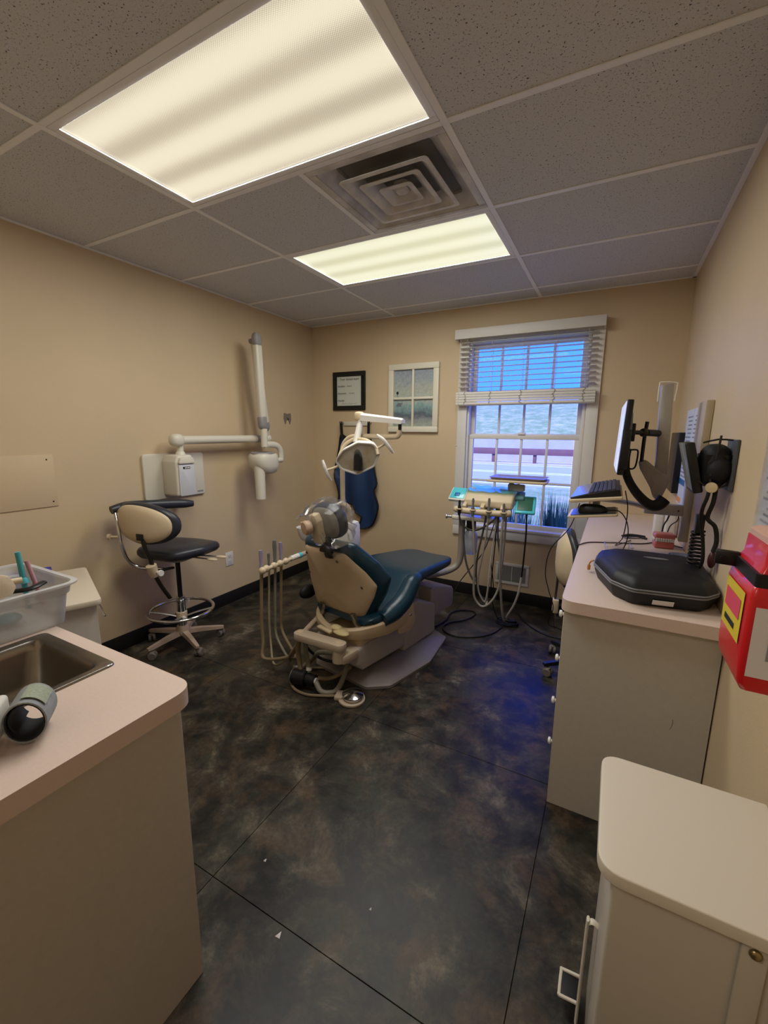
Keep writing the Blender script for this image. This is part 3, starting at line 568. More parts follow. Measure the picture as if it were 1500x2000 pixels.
# ---------------------------------------------------------------- things on the left wall
ot = thing('wall_outlet', 'white duplex power outlet low on the wall under the x-ray arm', 'outlet', (XL, 1.5, .325))
part('plate', G().bx(XL, XL + .006, 1.46, 1.54, .325, .44, .003), white_pl, ot)
for z in (.359, .406):
    s = part('socket', G().prism(fillet([(-.017, -.014), (.017, -.014), (.017, .014), (-.017, .014)], .008, 4), .003, Matrix.Translation((XL + .0055, 1.5, z)) @ Euler((PI / 2, 0, PI / 2)).to_matrix().to_4x4()), trim_m, ot)
    part('slot', G().bx(XL + .0085, XL + .009, 1.492, 1.494, z - .004, z + .006).bx(XL + .0085, XL + .009, 1.505, 1.507, z - .004, z + .006).bx(XL + .0085, XL + .009, 1.498, 1.501, z - .010, z - .006), black_pl, s)
cp = thing('wall_cover_plate', 'beige painted blank cover panel screwed to the wall above the mobile cabinet', 'cover plate', (XL, .19, 1.0))
part('panel', G().bx(XL, XL + .007, .02, .322, 1.003, 1.288, .002), wall_m, cp)
for y, z in ((.29, 1.262), (.298, 1.03)): part('screw', G().lathe((XL + .0065, y, z), [(0, .0015), (.004, .001), (.005, 0)], 12, (1, 0, 0)), dark_metal, cp)
stt = thing('tooth_decal', 'small clear tooth shaped decal on the wall beside the x-ray arm', 'decal', (XL, 2.28, 1.47))
part('decal', G().prism(fillet([(-.05, .06), (0, .045), (.05, .06), (.055, 0), (.03, -.065), (.012, -.01), (-.012, -.01), (-.03, -.065), (-.055, 0)], .018, 3), .002, Matrix.Translation((XL, 2.28, 1.54)) @ Euler((PI / 2, 0, PI / 2)).to_matrix().to_4x4()), acry_m, stt)
part('print', G().tube([(XL + .0025, 2.275, 1.555), (XL + .0025, 2.285, 1.53), (XL + .0025, 2.30, 1.545)], .003, 6, 3), ink_m, stt)

# ---------------------------------------------------------------- wall-mounted x-ray unit
def pillow(outline, layers, fmap, c=(0, 0)):
    rings = [[Vector(fmap(c[0] + (p[0] - c[0]) * s, c[1] + (p[1] - c[1]) * s, o)) for p in outline] for s, o in layers]
    return G().loft(rings)
xm = thing('x_ray_unit', 'cream wall-mounted dental x-ray unit with folding arm and tube head', 'x-ray machine', (XL, 1.06, .955))
WY = Euler((PI / 2, 0, PI / 2)).to_matrix().to_4x4()      # local x->world y, local y->world z, local z->world x
def onleft(y, z, dx=0): return Matrix.Translation((XL + dx, y, z)) @ WY
part('wall_plate', G().prism(fillet([(-.236, -.155), (.236, -.155), (.236, .155), (-.236, .155)], .022, 5), .022, onleft(1.058, 1.113), .005, 3), xr_m, xm, label='flat cream rectangular wall plate')
part('arm_mount', G().prism(fillet([(-.075, -.135), (.075, -.135), (.075, .10), (.055, .145), (-.055, .145), (-.075, .10)], .02, 4), .15, onleft(1.027, 1.118, .02), .015, 3), xr_m, xm)
mp_ = part('front_cover', G().prism(fillet([(-.062, -.13), (.062, -.13), (.06, .085), (-.06, .085)], .012, 4), .012, onleft(1.03, 1.115, .168), .005, 2), mat('cover_grey_white', '#c9c9cc', .4), xm)
part('cover_lip', G().prism(fillet([(-.066, -.012), (.066, -.012), (.05, .03), (-.05, .03)], .01, 4), .03, onleft(1.03, 1.215, .16), .008, 2), xr_m, xm)
part('badge', G().bx(XL + .1795, XL + .1815, 1.0, 1.055, 1.168, 1.184, .001).bx(XL + .1812, XL + .1818, 1.004, 1.009, 1.171, 1.181), dark_metal, mp_)
part('badge_lettering', G().bx(XL + .1815, XL + .182, 1.012, 1.022, 1.172, 1.180).bx(XL + .1815, XL + .182, 1.025, 1.033, 1.172, 1.180).bx(XL + .1815, XL + .182, 1.036, 1.050, 1.172, 1.180), white_pl, mp_)
part('plate_label', G().bx(XL + .0222, XL + .0228, 1.225, 1.275, .975, .987), grey_pl, xm)
part('swivel', G().lathe((XL + .11, 1.04, 1.25), [(0, 0), (.035, 0), (.03, .025), (.022, .035), (.022, .085), (0, .085)], 24), xr_m, xm)
ax0 = XL + .115
part('horizontal_arm', G().cyl((ax0, 1.03, 1.36), (ax0, 1.86, 1.364), .029, n=28), xr_m, xm)
part('arm_knuckle', G().sph((ax0, 1.015, 1.36), (.042, .05, .043), 24, 14, .8), xr_m, xm)
part('arm_sleeve', G().cyl((ax0, 1.745, 1.3635), (ax0, 1.81, 1.364), .0305, n=28), grey_pl, xm)
part('elbow', G().sph((ax0, 1.88, 1.365), (.04, .035, .04), 20, 12).cyl((ax0, 1.88, 1.36), (ax0 + .02, 1.865, 1.46), .024, n=18), xr_m, xm)
def oblong(p0, p1, w, d, r=.02):
    p0, p1 = Vector(p0), Vector(p1); z = (p1 - p0).normalized(); x = Vector((0, 1, 0)); x = (x - z * x.dot(z)).normalized(); y = z.cross(x); L_ = (p1 - p0).length
    o = rrect(w, d, r, 5); rs = []
    for tt, s in ((0, .55), (.012, .85), (.03, 1), (L_ - .03, 1), (L_ - .012, .85), (L_, .55)): rs.append([p0 + z * tt + x * q[0] * s + y * q[1] * s for q in o])
    return G().loft(rs)
ta, tb_ = (XL + .215, 1.728, 1.44), (XL + .215, 1.700, 2.17)
def lerp(a, b, t): return tuple(a[i] + (b[i] - a[i]) * t for i in range(3))
part('front_arm', oblong(lerp(ta, tb_, .10), lerp(ta, tb_, .90), .068, .055), xr_m, xm)
part('arm_cap', oblong(ta, lerp(ta, tb_, .16), .072, .06, .026), grey_pl, xm); part('arm_cap', oblong(lerp(ta, tb_, .86), tb_, .072, .06, .026), grey_pl, xm)
tc_, td = (XL + .145, 1.842, 1.43), (XL + .15, 1.745, 2.13)
part('rear_arm', oblong(tc_, td, .06, .05), xr_m, xm); part('arm_cap', oblong(tc_, lerp(tc_, td, .13), .063, .053), grey_pl, xm); part('pivot', G().cyl((XL + .13, 1.722, 2.12), (XL + .24, 1.712, 2.12), .02, n=16), grey_pl, xm)
part('yoke', G().cyl((XL + .22, 1.735, 1.445), (XL + .22, 1.735, 1.30), .027, n=22).tube([(XL + .22, 1.735, 1.315), (XL + .22, 1.80, 1.318), (XL + .22, 1.885, 1.305), (XL + .22, 1.925, 1.26), (XL + .22, 1.93, 1.19)], .026, 12, 6, flat=(1, .7)), xr_m, xm)
hd = part('tube_head', G().loft([[Vector((XL + .22 + q[1], 1.715 + q[0] + sh, z)) for q in rrect(w, d, r, 6)] for z, w, d, r, sh in ((1.085, .10, .12, .05, .02), (1.10, .17, .16, .07, .02), (1.15, .235, .19, .085, .008), (1.20, .235, .195, .09, 0), (1.235, .225, .19, .09, 0), (1.248, .20, .17, .08, 0))]), xr_m, xm)
part('dial_ring', G().tube([(XL + .22 + .082 * math.sin(q), 1.715 + .098 * math.cos(q), 1.250) for q in [k * PI / 16 for k in range(32)]], .009, 8, 1, closed=True), grey_pl, hd)
part('dial', G().lathe((XL + .22, 1.715, 1.244), [(0, .004), (.07, .003), (.08, 0)], 28), ivory, hd)
part('side_pin', G().cyl((XL + .22, 1.82, 1.185), (XL + .22, 1.93, 1.185), .022, n=18), xr_m, hd)
part('aiming_cone', G().cyl((XL + .235, 1.65, 1.19), (XL + .255, 1.635, .885), .043, .038, n=28), xr_m, hd)
part('cone_bore', G().cyl((XL + .255, 1.635, .886), (XL + .2555, 1.6348, .883), .033, n=24), black_pl, hd)

# ---------------------------------------------------------------- assistant's stool
def stool(name, label, cx, cy, face, seat_z, simple=False, basecol=None, leg_a=-90, R=.245):
    t = thing(name, label, 'stool', (cx, cy, 0), math.atan2(-face[0], face[1]))      # local +y is the way the sitter faces
    bm_ = basecol or mat('stool_base_tan', '#b39d8a', .4, .2)
    rz = math.atan2(-face[0], face[1])
    part('hub', G().lathe((0, 0, .075), [(0, 0), (.045, 0), (.05, .02), (.035, .06), (0, .062)], 20), bm_, t, True)
    for k in range(5):
        a = math.radians(leg_a + 72 * k) - rz; d = Vector((math.cos(a), math.sin(a), 0)); s = Vector((-d.y, d.x, 0))
        rs = []
        for r_, z_, w_, h_ in ((.03, .105, .022, .03), (.12, .098, .019, .026), (R - .01, .082, .014, .02), (R + .012, .078, .012, .014)):
            c = d * r_ + V(0, 0, z_); rs.append([c + s * w_ - V(0, 0, h_), c + s * w_ * .8, c - s * w_ * .8, c - s * w_ - V(0, 0, h_)])
        lg = part('leg', G().loft(rs), bm_, t, True)
        c = d * R; b = a + .7; w = Vector((math.cos(b), math.sin(b), 0)); c2 = c + Vector((-w.y, w.x, 0)) * .016
        part('caster', G().cyl(c2 - w * .022 + V(0, 0, .026), c2 - w * .004 + V(0, 0, .026), .026, n=18, bev=.004).cyl(c2 + w * .004 + V(0, 0, .026), c2 + w * .022 + V(0, 0, .026), .026, n=18, bev=.004).cyl(c + V(0, 0, .03), c + V(0, 0, .072), .008, n=10).box(c2 + V(0, 0, .045), (.034, .03, .018), .006, (0, 0, b)), mat('caster_grey', '#6f675f', .5) if 'caster_grey' not in bpy.data.materials else bpy.data.materials['caster_grey'], lg, True)
    part('column', G().cyl((0, 0, .12), (0, 0, .34), .027, n=24, bev=.003), chrome, t, True); part('gas_spring', G().cyl((0, 0, .33), (0, 0, seat_z - .09), .015, n=18), black_pl, t, True)
    return t
st = stool('dental_stool', 'charcoal assistant stool with cream oval backrest and chrome foot ring below the x-ray unit', -1.868, .835, (-.2, .98), .70)
part('foot_ring', G().tube([(.20 * math.cos(q), .20 * math.sin(q), .245) for q in [k * PI / 20 for k in range(40)]], .011, 10, 1, closed=True), chrome, st, True)
for k in range(4):
    a = .5 + k * PI / 2; part('ring_spoke', G().tube([(.03 * math.cos(a), .03 * math.sin(a), .20), (.10 * math.cos(a), .10 * math.sin(a), .222), (.195 * math.cos(a), .195 * math.sin(a), .243)], .009, 8, 3, flat=(.6, 1.2)), alu, st, True)
part('ring_hub', G().cyl((0, 0, .175), (0, 0, .235), .034, n=24, bev=.004), ivory, st, True)
part('ring_knob', G().cyl((.03, -.02, .2), (.06, -.04, .2), .012, n=14), white_pl, st, True)
so = [(p[0], p[1]) for p in fillet([(-.15, -.19), (.15, -.19), (.225, .0), (.20, .20), (.05, .235), (-.05, .235), (-.20, .20), (-.225, .0)], .09, 5)]
part('seat', pillow(so, [(.80, -.066), (.93, -.06), (1.0, -.04), (1.0, -.02), (.96, -.006), (.85, .001), (.6, .003), (.25, -.004)], lambda x, y, o: (x, y, .70 + o - .018 * max(0, y / .23) ** 2)), char_v, st, True, ang=60)
part('seat_pan', G().prism(rrect(.26, .26, .06, 5), .02, Matrix.Translation((0, 0, .615)), .005), grey_pl, st, True)
for sx_, ln in ((.0, .10), (.05, .13)):
    lv_ = part('lever_rod', G().tube([(.06 + sx_, .04 + sx_, .605), (.14 + ln * .5, .06 + sx_ * 1.4, .598)], .005, 8, 1), grey_pl, st, True)
    part('lever_paddle', G().sph((.155 + ln * .62, .065 + sx_ * 1.4, .596), (.042, .02, .008), 14, 8), ivory, lv_, True)
# backrest: cream shell behind, charcoal pad in front
ov = [(.205 * math.cos(q) * (1 + .04 * math.sin(q)), .115 * math.copysign(abs(math.sin(q)) ** .85, math.sin(q))) for q in [k * PI / 20 for k in range(40)]]
def bmap(cx, cy, cz, cur=1.1):
    return lambda x, y, o: (cx + x, cy + o + cur * x * x, cz + y - .06 * x)
part('back_shell', pillow(ov, [(.3, -.028), (.7, -.024), (.92, -.012), (.97, .0), (.96, .012)], bmap(.0, -.275, .885)), ivory, st, True, ang=60)
part('back_pad', pillow(ov, [(.95, .0), (1.06, .012), (1.09, .03), (1.05, .05), (.8, .064), (.3, .068)], bmap(.0, -.275, .885)), char_v, st, True, ang=60)
part('back_post', G().tube([(.035, -.292, .815), (.045, -.285, .74), (.052, -.262, .67), (.055, -.24, .60), (.085, -.13, .585)], .016, 10, 5, flat=(1, .55)), dark_metal, st, True)
part('post_tail', G().tube([(.05, -.255, .60), (.075, -.225, .50), (.10, -.19, .41)], .017, 10, 3, flat=(1, .55)), dark_metal, st, True)
part('clamp', G().lathe((.056, -.248, .565), [(0, 0), (.022, 0), (.028, .03), (.03, .075), (0, .078)], 18, (0, -.25, 1)), ivory, st, True)
part('clamp_knob', G().cyl((.075, -.25, .595), (.11, -.26, .595), .008, n=10).lathe((.108, -.26, .595), [(0, 0), (.018, 0), (.02, .006), (.018, .016), (0, .017)], 10, (1, -.15, 0)), white_pl, st, True)
part('plate_mark', G().box((.03, -.303, .815), (.05, .006, .04), .003), black_pl, st, True)
# padded body-support arm and its chrome tube
part('body_arm_pad', G().tube([(-.20, -.27, .955), (-.175, -.19, .965), (-.15, -.06, .955), (-.10, .07, .945), (-.055, .17, .935), (-.03, .215, .93)], [.024, .032, .033, .031, .029, .02], 14, 6), char_v, st, True, ang=60)
part('arm_tube', G().tube([(-.19, -.255, .95), (-.155, -.275, .86), (-.14, -.28, .77), (-.13, -.26, .66), (-.10, -.22, .60), (-.03, -.18, .583), (.05, -.17, .585)], .0105, 10, 6), chrome, st, True)
part('arm_knob', G().cyl((-.15, -.285, .80), (-.19, -.30, .80), .007, n=10).cyl((-.19, -.30, .80), (-.205, -.305, .80), .017, n=10), ivory, st, True)
# the second stool, pushed into the knee space
s2 = stool('operator_stool', 'operator stool with a cream shell back pushed under the computer worktop', .572, 1.78, (1, .15), .52, leg_a=215, R=.27, basecol=mat('stool_base_black', '#17181a', .4))
part('seat', pillow(so, [(.80, -.066), (.93, -.06), (1.0, -.04), (1.0, -.02), (.96, -.006), (.85, .001), (.25, -.002)], lambda x, y, o: (x * .9, y * .9 + .02, .52 + o)), char_v, s2, True, ang=60)
ov2 = [(.165 * math.cos(q), .165 * math.copysign(abs(math.sin(q)) ** .8, math.sin(q))) for q in [k * PI / 18 for k in range(36)]]
part('back_shell', pillow(ov2, [(.25, -.045), (.6, -.038), (.9, -.015), (.97, .003)], bmap(.0, -.185, .705, 1.4)), ivory, s2, True, ang=60)
part('back_pad', pillow(ov2, [(.95, .0), (1.05, .01), (1.06, .025), (1.0, .042), (.7, .05), (.2, .052)], bmap(.0, -.185, .705, 1.4)), char_v, s2, True, ang=60)
part('back_post', G().tube([(0.0, -.208, .60), (0, -.21, .5), (0, -.212, .40), (0, -.20, .25)], .012, 10, 3, flat=(1, .6)), steel, s2, True)
part('post_socket', G().box((0, -.208, .40), (.05, .035, .085), .006), ivory, s2, True)
part('post_bracket', G().tube([(0, -.20, .40), (0, -.10, .425), (0, 0, .44)], .014, 8, 2), dark_metal, s2, True)

# ---------------------------------------------------------------- dental chair (own frame: +y towards the feet)
ch = thing('dental_chair', 'reclining dark teal dental chair with cream back shell in the middle of the room', 'dental chair', (-.665, 1.25, 0), math.radians(-10))
bo = [(-.2, -.25), (.2, -.25), (.30, -.15), (.335, .21), (.25, .56), (.1, .62), (-.1, .62), (-.25, .56), (-.335, .21), (-.30, -.15)]
bo = fillet(bo, .04, 4)
part('base_plate', pillow(bo, [(1.0, .002), (1.0, .018), (.97, .026), (.6, .055), (.55, .057)], lambda x, y, o: (x, y, o), (0, .18)), taupe_m, ch, True)
SIDE = Matrix(((0, 0, 1, 0), (1, 0, 0, 0), (0, 1, 0, 0), (0, 0, 0, 1)))     # profile (y,z) extruded along x
def side(prof, x0, x1, bev, r=.02, n=4): return G().prism(fillet(prof, r, n), x1 - x0, Matrix.Translation((x0, 0, 0)) @ SIDE, bev, 3)
part('lift_arm_cover', side([(-.29, .155), (-.24, .105), (.19, .085), (.20, .19), (.02, .245), (-.20, .262), (-.285, .25)], -.165, .175, .02, .02), cover_m, ch, True)
part('main_cover', side([(.15, .05), (.155, .16), (.205, .25), (.19, .345), (.30, .355), (.50, .275), (.52, .25), (.525, .05)], -.17, .18, .02, .025), cover_m, ch, True)
part('pump_housing', side([(.50, .12), (.55, .15), (.79, .15), (.815, .17), (.815, .28), (.79, .305), (.57, .37), (.50, .37)], -.15, .155, .025, .02), cover_m, ch, True)
part('column', G().bx(-.09, .09, .0, .45, .05, .42, .02), taupe_m, ch, True)
# seat and leg rest: one upholstered piece swept along its profile
prof = [(-.235, .375, .18, .03), (-.22, .405, .215, .05), (-.16, .425, .235, .075), (-.05, .445, .25, .09), (.03, .485, .255, .10), (.10, .545, .255, .105), (.165, .580, .25, .10), (.28, .585, .245, .085), (.45, .573, .23, .075), (.62, .558, .21, .065), (.70, .549, .19, .06), (.735, .543, .155, .05), (.75, .535, .10, .03)]
ps = cr([(p[0], p[1], p[2]) for p in prof], 3); pt = cr([(p[3], 0, 0) for p in prof], 3); rings = []
for i, p in enumerate(ps):
    q = ps[min(i + 1, len(ps) - 1)] - ps[max(i - 1, 0)]; tn = Vector((0, q.x, q.y)).normalized(); nn_ = Vector((0, -tn.z, tn.y)); th = pt[i].x; hw_ = p.z; ring = []
    for k in range(28):
        a = 2 * PI * k / 28; cx_ = math.copysign(abs(math.cos(a)) ** .45, math.cos(a)); sz_ = math.copysign(abs(math.sin(a)) ** .6, math.sin(a))
        dish = .014 * (abs(cx_) ** 3) if sz_ > 0 else 0
        ring.append(Vector((cx_ * hw_, p.x, p.y)) + nn_ * ((sz_ - 1) * th / 2 + dish))
    rings.append(ring)
part('seat', G().loft(rings), teal_v, ch, True, ang=70)
for s in (-1, 1): part('seat_bolster', G().tube([(s * .235, -.15, .395), (s * .24, -.06, .415), (s * .245, .04, .46), (s * .24, .13, .538), (s * .235, .20, .560)], [.04, .056, .056, .05, .03], 16, 5), teal_v, ch, True, ang=70)
# backrest
def rest(x, s, o):
    w = .385 + s * .963; u = -.245 - s * .27; f = 2.0 * x * x * (1 - .3 * abs(s - .24) / .24); n_ = (0, .963, .27)
    return (x * 1.12 - .042, u + f * .963 + o * n_[1], w + f * .27 + o * n_[2])
bk = fillet([(-.165, .0), (.165, .0), (.222, .125), (.238, .19), (.205, .285), (.135, .415), (-.135, .415), (-.205, .285), (-.238, .19), (-.222, .125)], .035, 4)
part('back_shell', pillow(bk, [(.3, -.006), (.85, -.004), (.97, .002), (1.0, .012), (.99, .03)], rest, (0, .21)), ivory2, ch, True, label='cream plastic back shell', ang=60)
bk2 = fillet([(-.175, -.02), (.175, -.02), (.242, .12), (.260, .20), (.225, .31), (.150, .445), (-.150, .445), (-.225, .31), (-.260, .20), (-.242, .12)], .06, 5)
part('back_cushion', pillow(bk2, [(.9, .012), (.98, .02), (1.03, .04), (1.04, .065), (1.0, .085), (.85, .098), (.5, .102), (.2, .10)], rest, (0, .21)), teal_v, ch, True, ang=70)
for x, s in ((-.115, .375), (.10, .372), (.185, .20), (-.19, .20)): part('screw', G().lathe(rest(x, s, -.004), [(0, .0), (.006, .001), (.009, .004)], 12, (0, -.963, -.27)), mat('screw_hole', '#5d5040', .5) if 'screw_hole' not in bpy.data.materials else bpy.data.materials['screw_hole'], ch, True)
# hinge yoke, brackets, release levers under the back
yk = []
for p in cr([(.245, .09, 0), (.25, -.05, 0), (.225, -.17, 0), (.14, -.27, 0), (0, -.305, 0), (-.14, -.27, 0), (-.225, -.17, 0), (-.25, -.05, 0), (-.245, .09, 0)], 4): yk.append(p)
rs = []
for i, p in enumerate(yk):
    q = yk[min(i + 1, len(yk) - 1)] - yk[max(i - 1, 0)]; n_ = Vector((-q.y, q.x, 0)).normalized(); h0 = .285 + .02 * abs(p.x) / .25; h1 = h0 + .055 + .03 * (abs(p.x) / .25) ** 2
    rs.append([p + n_ * .018 + V(0, 0, h0 + .008), p + n_ * .012 + V(0, 0, h0), p - n_ * .012 + V(0, 0, h0), p - n_ * .018 + V(0, 0, h0 + .008), p - n_ * .018 + V(0, 0, h1 - .008), p - n_ * .01 + V(0, 0, h1), p + n_ * .01 + V(0, 0, h1), p + n_ * .018 + V(0, 0, h1 - .008)])
part('hinge_yoke', G().loft(rs), ivory2, ch, True)
part('hinge_plate', G().prism(fillet([(-.03, .27), (.10, .25), (.14, .30), (.12, .42), (.05, .43), (-.02, .36)], .02, 4), .02, Matrix.Translation((.245, 0, 0)) @ SIDE, .004), ivory2, ch, True)
part('hinge_plate', G().prism(fillet([(-.03, .27), (.10, .25), (.14, .30), (.12, .42), (.05, .43), (-.02, .36)], .02, 4), .02, Matrix.Translation((-.265, 0, 0)) @ SIDE, .004), ivory2, ch, True)
part('hinge_bolt', G().lathe((.265, .085, .355), [(0, .006), (.008, .005), (.011, 0)], 14, (1, 0, 0)), chrome, ch, True)
for s in (-1, 1): part('back_bracket', G().tube([(s * .12, -.265, .44), (s * .13, -.26, .40), (s * .15, -.24, .34)], .02, 10, 3, flat=(1, .5)), steel, ch, True)
part('release_lever', G().box((-.02, -.345, .335), (.115, .028, .016), .005, (0, 0, -.08)), ivory, ch, True)
part('release_cam', G().sph((.09, -.33, .345), (.055, .03, .016), 16, 8).sph((.05, -.325, .36), (.035, .025, .014), 14, 8), mat('yellowed_ivory', '#c9b98a', .4), ch, True)
part('carriage', G().bx(-.13, .17, -.26, .10, .245, .30, .015), ivory2, ch, True)
part('arm_pad', G().sph((-.315, -.20, .445), (.032, .07, .045), 18, 10), black_rub, ch, True); part('arm_stem', G().tube([(-.325, -.16, .44), (-.30, -.06, .38), (-.26, .03, .34)], .014, 8, 3), dark_metal, ch, True)
# headrest
def head(x, y, o): return (.05 + x, -.395 + o * .93 - y * .22, .965 + y * .95 + o * .25)
ho = [(.105 * math.copysign(abs(math.cos(q)) ** .8, math.cos(q)), .095 * math.copysign(abs(math.sin(q)) ** .8, math.sin(q))) for q in [k * PI / 18 for k in range(36)]]
part('headrest_cushion', pillow(ho, [(.93, .0), (1.0, .008), (1.05, .03), (1.03, .055), (.85, .07), (.4, .072)], head), char_v, ch, True, ang=70)
part('headrest_back', pillow(ho, [(.5, -.012), (.86, -.008), (.93, .004)], head), mat('headrest_grey', '#7a756c', .5), ch, True, ang=60)
part('headrest_bracket', G().prism(fillet([(-.03, -.10), (.028, -.10), (.03, .03), (.015, .07), (-.03, .065)], .012, 4), .05, Matrix(((1, 0, 0, .015), (0, -.22, -.93, -.397), (0, .95, -.25, .955), (0, 0, 0, 1))), .01), ivory, ch, True)
part('headrest_knob', G().lathe(head(-.05, -.005, -.06), [(0, 0), (.03, 0), (.038, .008), (.038, .035), (.032, .042), (0, .043)], 14, (-.25, -.93, -.1)), mat('knob_tan', '#b59a82', .45), ch, True)
part('headrest_stem', G().tube([head(.0, -.08, -.01), (.035, -.372, .84), (.03, -.362, .80), (.03, -.352, .765)], .02, 10, 4, flat=(1.6, .5)), dark_metal, ch, True)
part('stem_clamp', G().box((.03, -.37, .815), (.085, .03, .04), .008, (-.25, 0, 0)), dark_metal, ch, True)
# assistant's arm under the chair, with instrument rail
arm_m = mat('arm_putty', '#b5a48e', .42)
part('arm_link', G().prism(fillet([(-.89, .80), (-.56, .80), (-.56, .872), (-.89, .872)], .034, 6), .042, Matrix.Translation((0, 0, .285)), .006), arm_m, ch)
part('arm_pivot', G().cyl((-.598, .836, .22), (-.598, .836, .286), .036, n=22).box((-.582, .885, .235), (.075, .12, .05), .012, (0, 0, -.2)), arm_m, ch)
for x in (-.855, -.598): part('pivot_cap', G().lathe((x, .836, .327), [(0, .003), (.018, .003), (.02, 0)], 18), ivory2, ch)
part('arm_tube', G().tube([(-.852, .85, .31), (-.885, 1.0, .315), (-.915, 1.15, .32), (-.95, 1.33, .34), (-1.0, 1.40, .43), (-1.09, 1.42, .57), (-1.18, 1.38, .61), (-1.203, 1.28, .61)], .016, 10, 5), arm_m, ch)
part('instrument_rail', G().tube([(-1.184, .90, .61), (-1.20, 1.29, .61)], .012, 12, 1).sph((-1.184, .90, .61), .022, 16, 10), ivory, ch)
part('film_wrap', G().cyl((-1.1995, 1.17, .61), (-1.202, 1.25, .61), .018, n=14), white_pl, ch); part('teal_tape', G().cyl((-1.2, 1.25, .61), (-1.2005, 1.275, .61), .019, n=14), teal_pl, ch)
purple = mat('suction_tip_mauve', '#8e86a0', .35); insg = mat('handpiece_grey', '#77797a', .35, .4)
for i, (yy, zt, r_, m_) in enumerate(((.935, .725, .012, purple), (1.0, .69, .009, insg), (1.055, .76, .013, insg), (1.11, .735, .012, purple))):
    part('rail_holder', G().sph((-1.187, yy, .612), (.02, .024, .022), 14, 8), ivory, ch)
    it = part('instrument', G().lathe((-1.215, yy - .012, .585), [(0, 0), (r_ * .8, 0), (r_, .03), (r_ * .75, .05), (r_, (zt - .585) * .8), (r_ * .85, zt - .585), (0, zt - .585)], 14), m_, ch)
hz = ((.935, .11, -1.135, .87, .28, hose_t, .010), (1.0, .07, -1.08, .86, .30, mat('olive_hose', '#948a6c', .5), .0065), (1.055, .09, -1.02, .93, .27, hose_m, .008), (1.11, .10, -1.00, .95, .27, hose_t, .009))
for yy, zb, xb, yb_, ze, m_, r_ in hz:
    part('hose', G().tube([(-1.215, yy - .012, .588), (-1.216, yy - .02, .45), (-1.21, yy - .035, .28), (-1.19, yy - .05, zb + .05), (xb - .02, (yy + yb_) / 2 - .05, zb - .035), (-.97, .87, .13), (-.90, .86, .235), (-.865, .845, .292)], r_, 8, 6), m_, ch)
for pts, r_, m_ in (([(-.868, .835, .288), (-.885, .845, .20), (-.875, .845, .12), (-.862, .84, .075)], .014, hose_t), ([(-.83, .85, .288), (-.845, .865, .20), (-.83, .865, .13), (-.812, .85, .085)], .013, hose_m),
    ([(-.752, .832, .05), (-.71, .815, .022), (-.665, .825, .016), (-.638, .875, .018), (-.655, .98, .06), (-.68, 1.08, .13)], .015, hose_m), ([(-.765, .86, .055), (-.72, .91, .04), (-.68, .96, .05), (-.64, 1.02, .08)], .012, hose_t),
    ([(-1.0, .93, .02), (-.95, .955, .022), (-.88, .965, .09), (-.80, .93, .17), (-.70, .91, .205), (-.62, .92, .215)], .014, hose_m), ([(-.88, .88, .25), (-.86, .93, .16), (-.80, .98, .10), (-.70, 1.03, .08)], .008, black_w)):
    part('hose', G().tube(pts, r_, 10, 6), m_, ch)
cn = part('suction_canister', G().cyl((-.905, .822, .052), (-.82, .835, .052), .046, n=26, bev=.006).cyl((-.82, .835, .052), (-.76, .838, .052), .034, n=20, bev=.004), black_pl, ch)
part('canister_cap', G().cyl((-.912, .821, .052), (-.90, .823, .052), .036, n=22), mat('smoky_cap', '#6b6458', .3), cn)
part('clamp_ring', G().cyl((-.765, .837, .052), (-.752, .838, .052), .019, n=16).tube([(-.825 + .0 * q, .8345 + .036 * math.cos(q), .052 + .036 * math.sin(q)) for q in [k * PI / 10 for k in range(20)]], .003, 6, 1, closed=True).cyl((-.816, .853, .095), (-.818, .857, .11), .017, n=14), white_pl, cn)
# foot control
fc = thing('foot_control', 'round chrome foot pedal on the floor beside the chair base', 'foot pedal', (-.53, .856, 0))
part('base', G().prism([(.073 * math.cos(k * PI / 16) - .002, .073 * math.sin(k * PI / 16)) for k in range(32)], .014, Matrix.Translation((-.53, .856, 0)), .004).box((-.60, .84, .013), (.045, .07, .024), .006, (0, 0, .3)), arm_m, fc)
part('disc', G().lathe((-.527, .858, .014), [(0, 0), (.05, 0), (.05, .012), (.058, .018), (.058, .024), (.03, .036), (.01, .042), (0, .042)], 40), chrome, fc, ang=50)
part('cord', G().tube([(-.612, .835, .010), (-.68, .80, .009), (-.77, .765, .009), (-.86, .775, .009), (-.93, .83, .009), (-.955, .90, .009), (-.92, .98, .009), (-.82, 1.04, .009), (-.70, 1.06, .02)], .0075, 8, 6), hose_t, fc)
# clear bag over the headrest
cv = thing('headrest_cover', 'clear plastic bag pulled over the dental chair headrest', 'plastic cover', (-.665, 1.25, 0), math.radians(-10))
rnd = random.Random(5); cvl = [(.2, -.068), (.6, -.075), (.98, -.045), (1.16, .0), (1.2, .04), (1.14, .078), (.8, .095), (.3, .098)]
def hmap(x, y, o):
    p = Vector(head(x * 1.05 + .008, y * 1.06 - .012, o)); k = math.sin(x * 140 + y * 90) * .006 + math.sin(x * 60 - y * 170 + o * 50) * .007; return p + Vector((k, k * .6, k * .5))
ho3 = [(.105 * math.copysign(abs(math.cos(q)) ** .7, math.cos(q)), .105 * math.copysign(abs(math.sin(q)) ** .7, math.sin(q))) for q in [k * PI / 36 for k in range(72)]]
part('bag', pillow(ho3, cvl, hmap), clear_m, cv, True, ang=18)
part('bag_skirt', G().sheet(lambda u, v: Vector(head(-.12 + .25 * u, -.09 - .10 * v * (1 + .9 * max(0, u - .6)), .02 - .04 * math.sin(u * 3.1) + .012 * math.sin(u * 30 + v * 5))), 40, 8), clear_m, cv, True, ang=18)
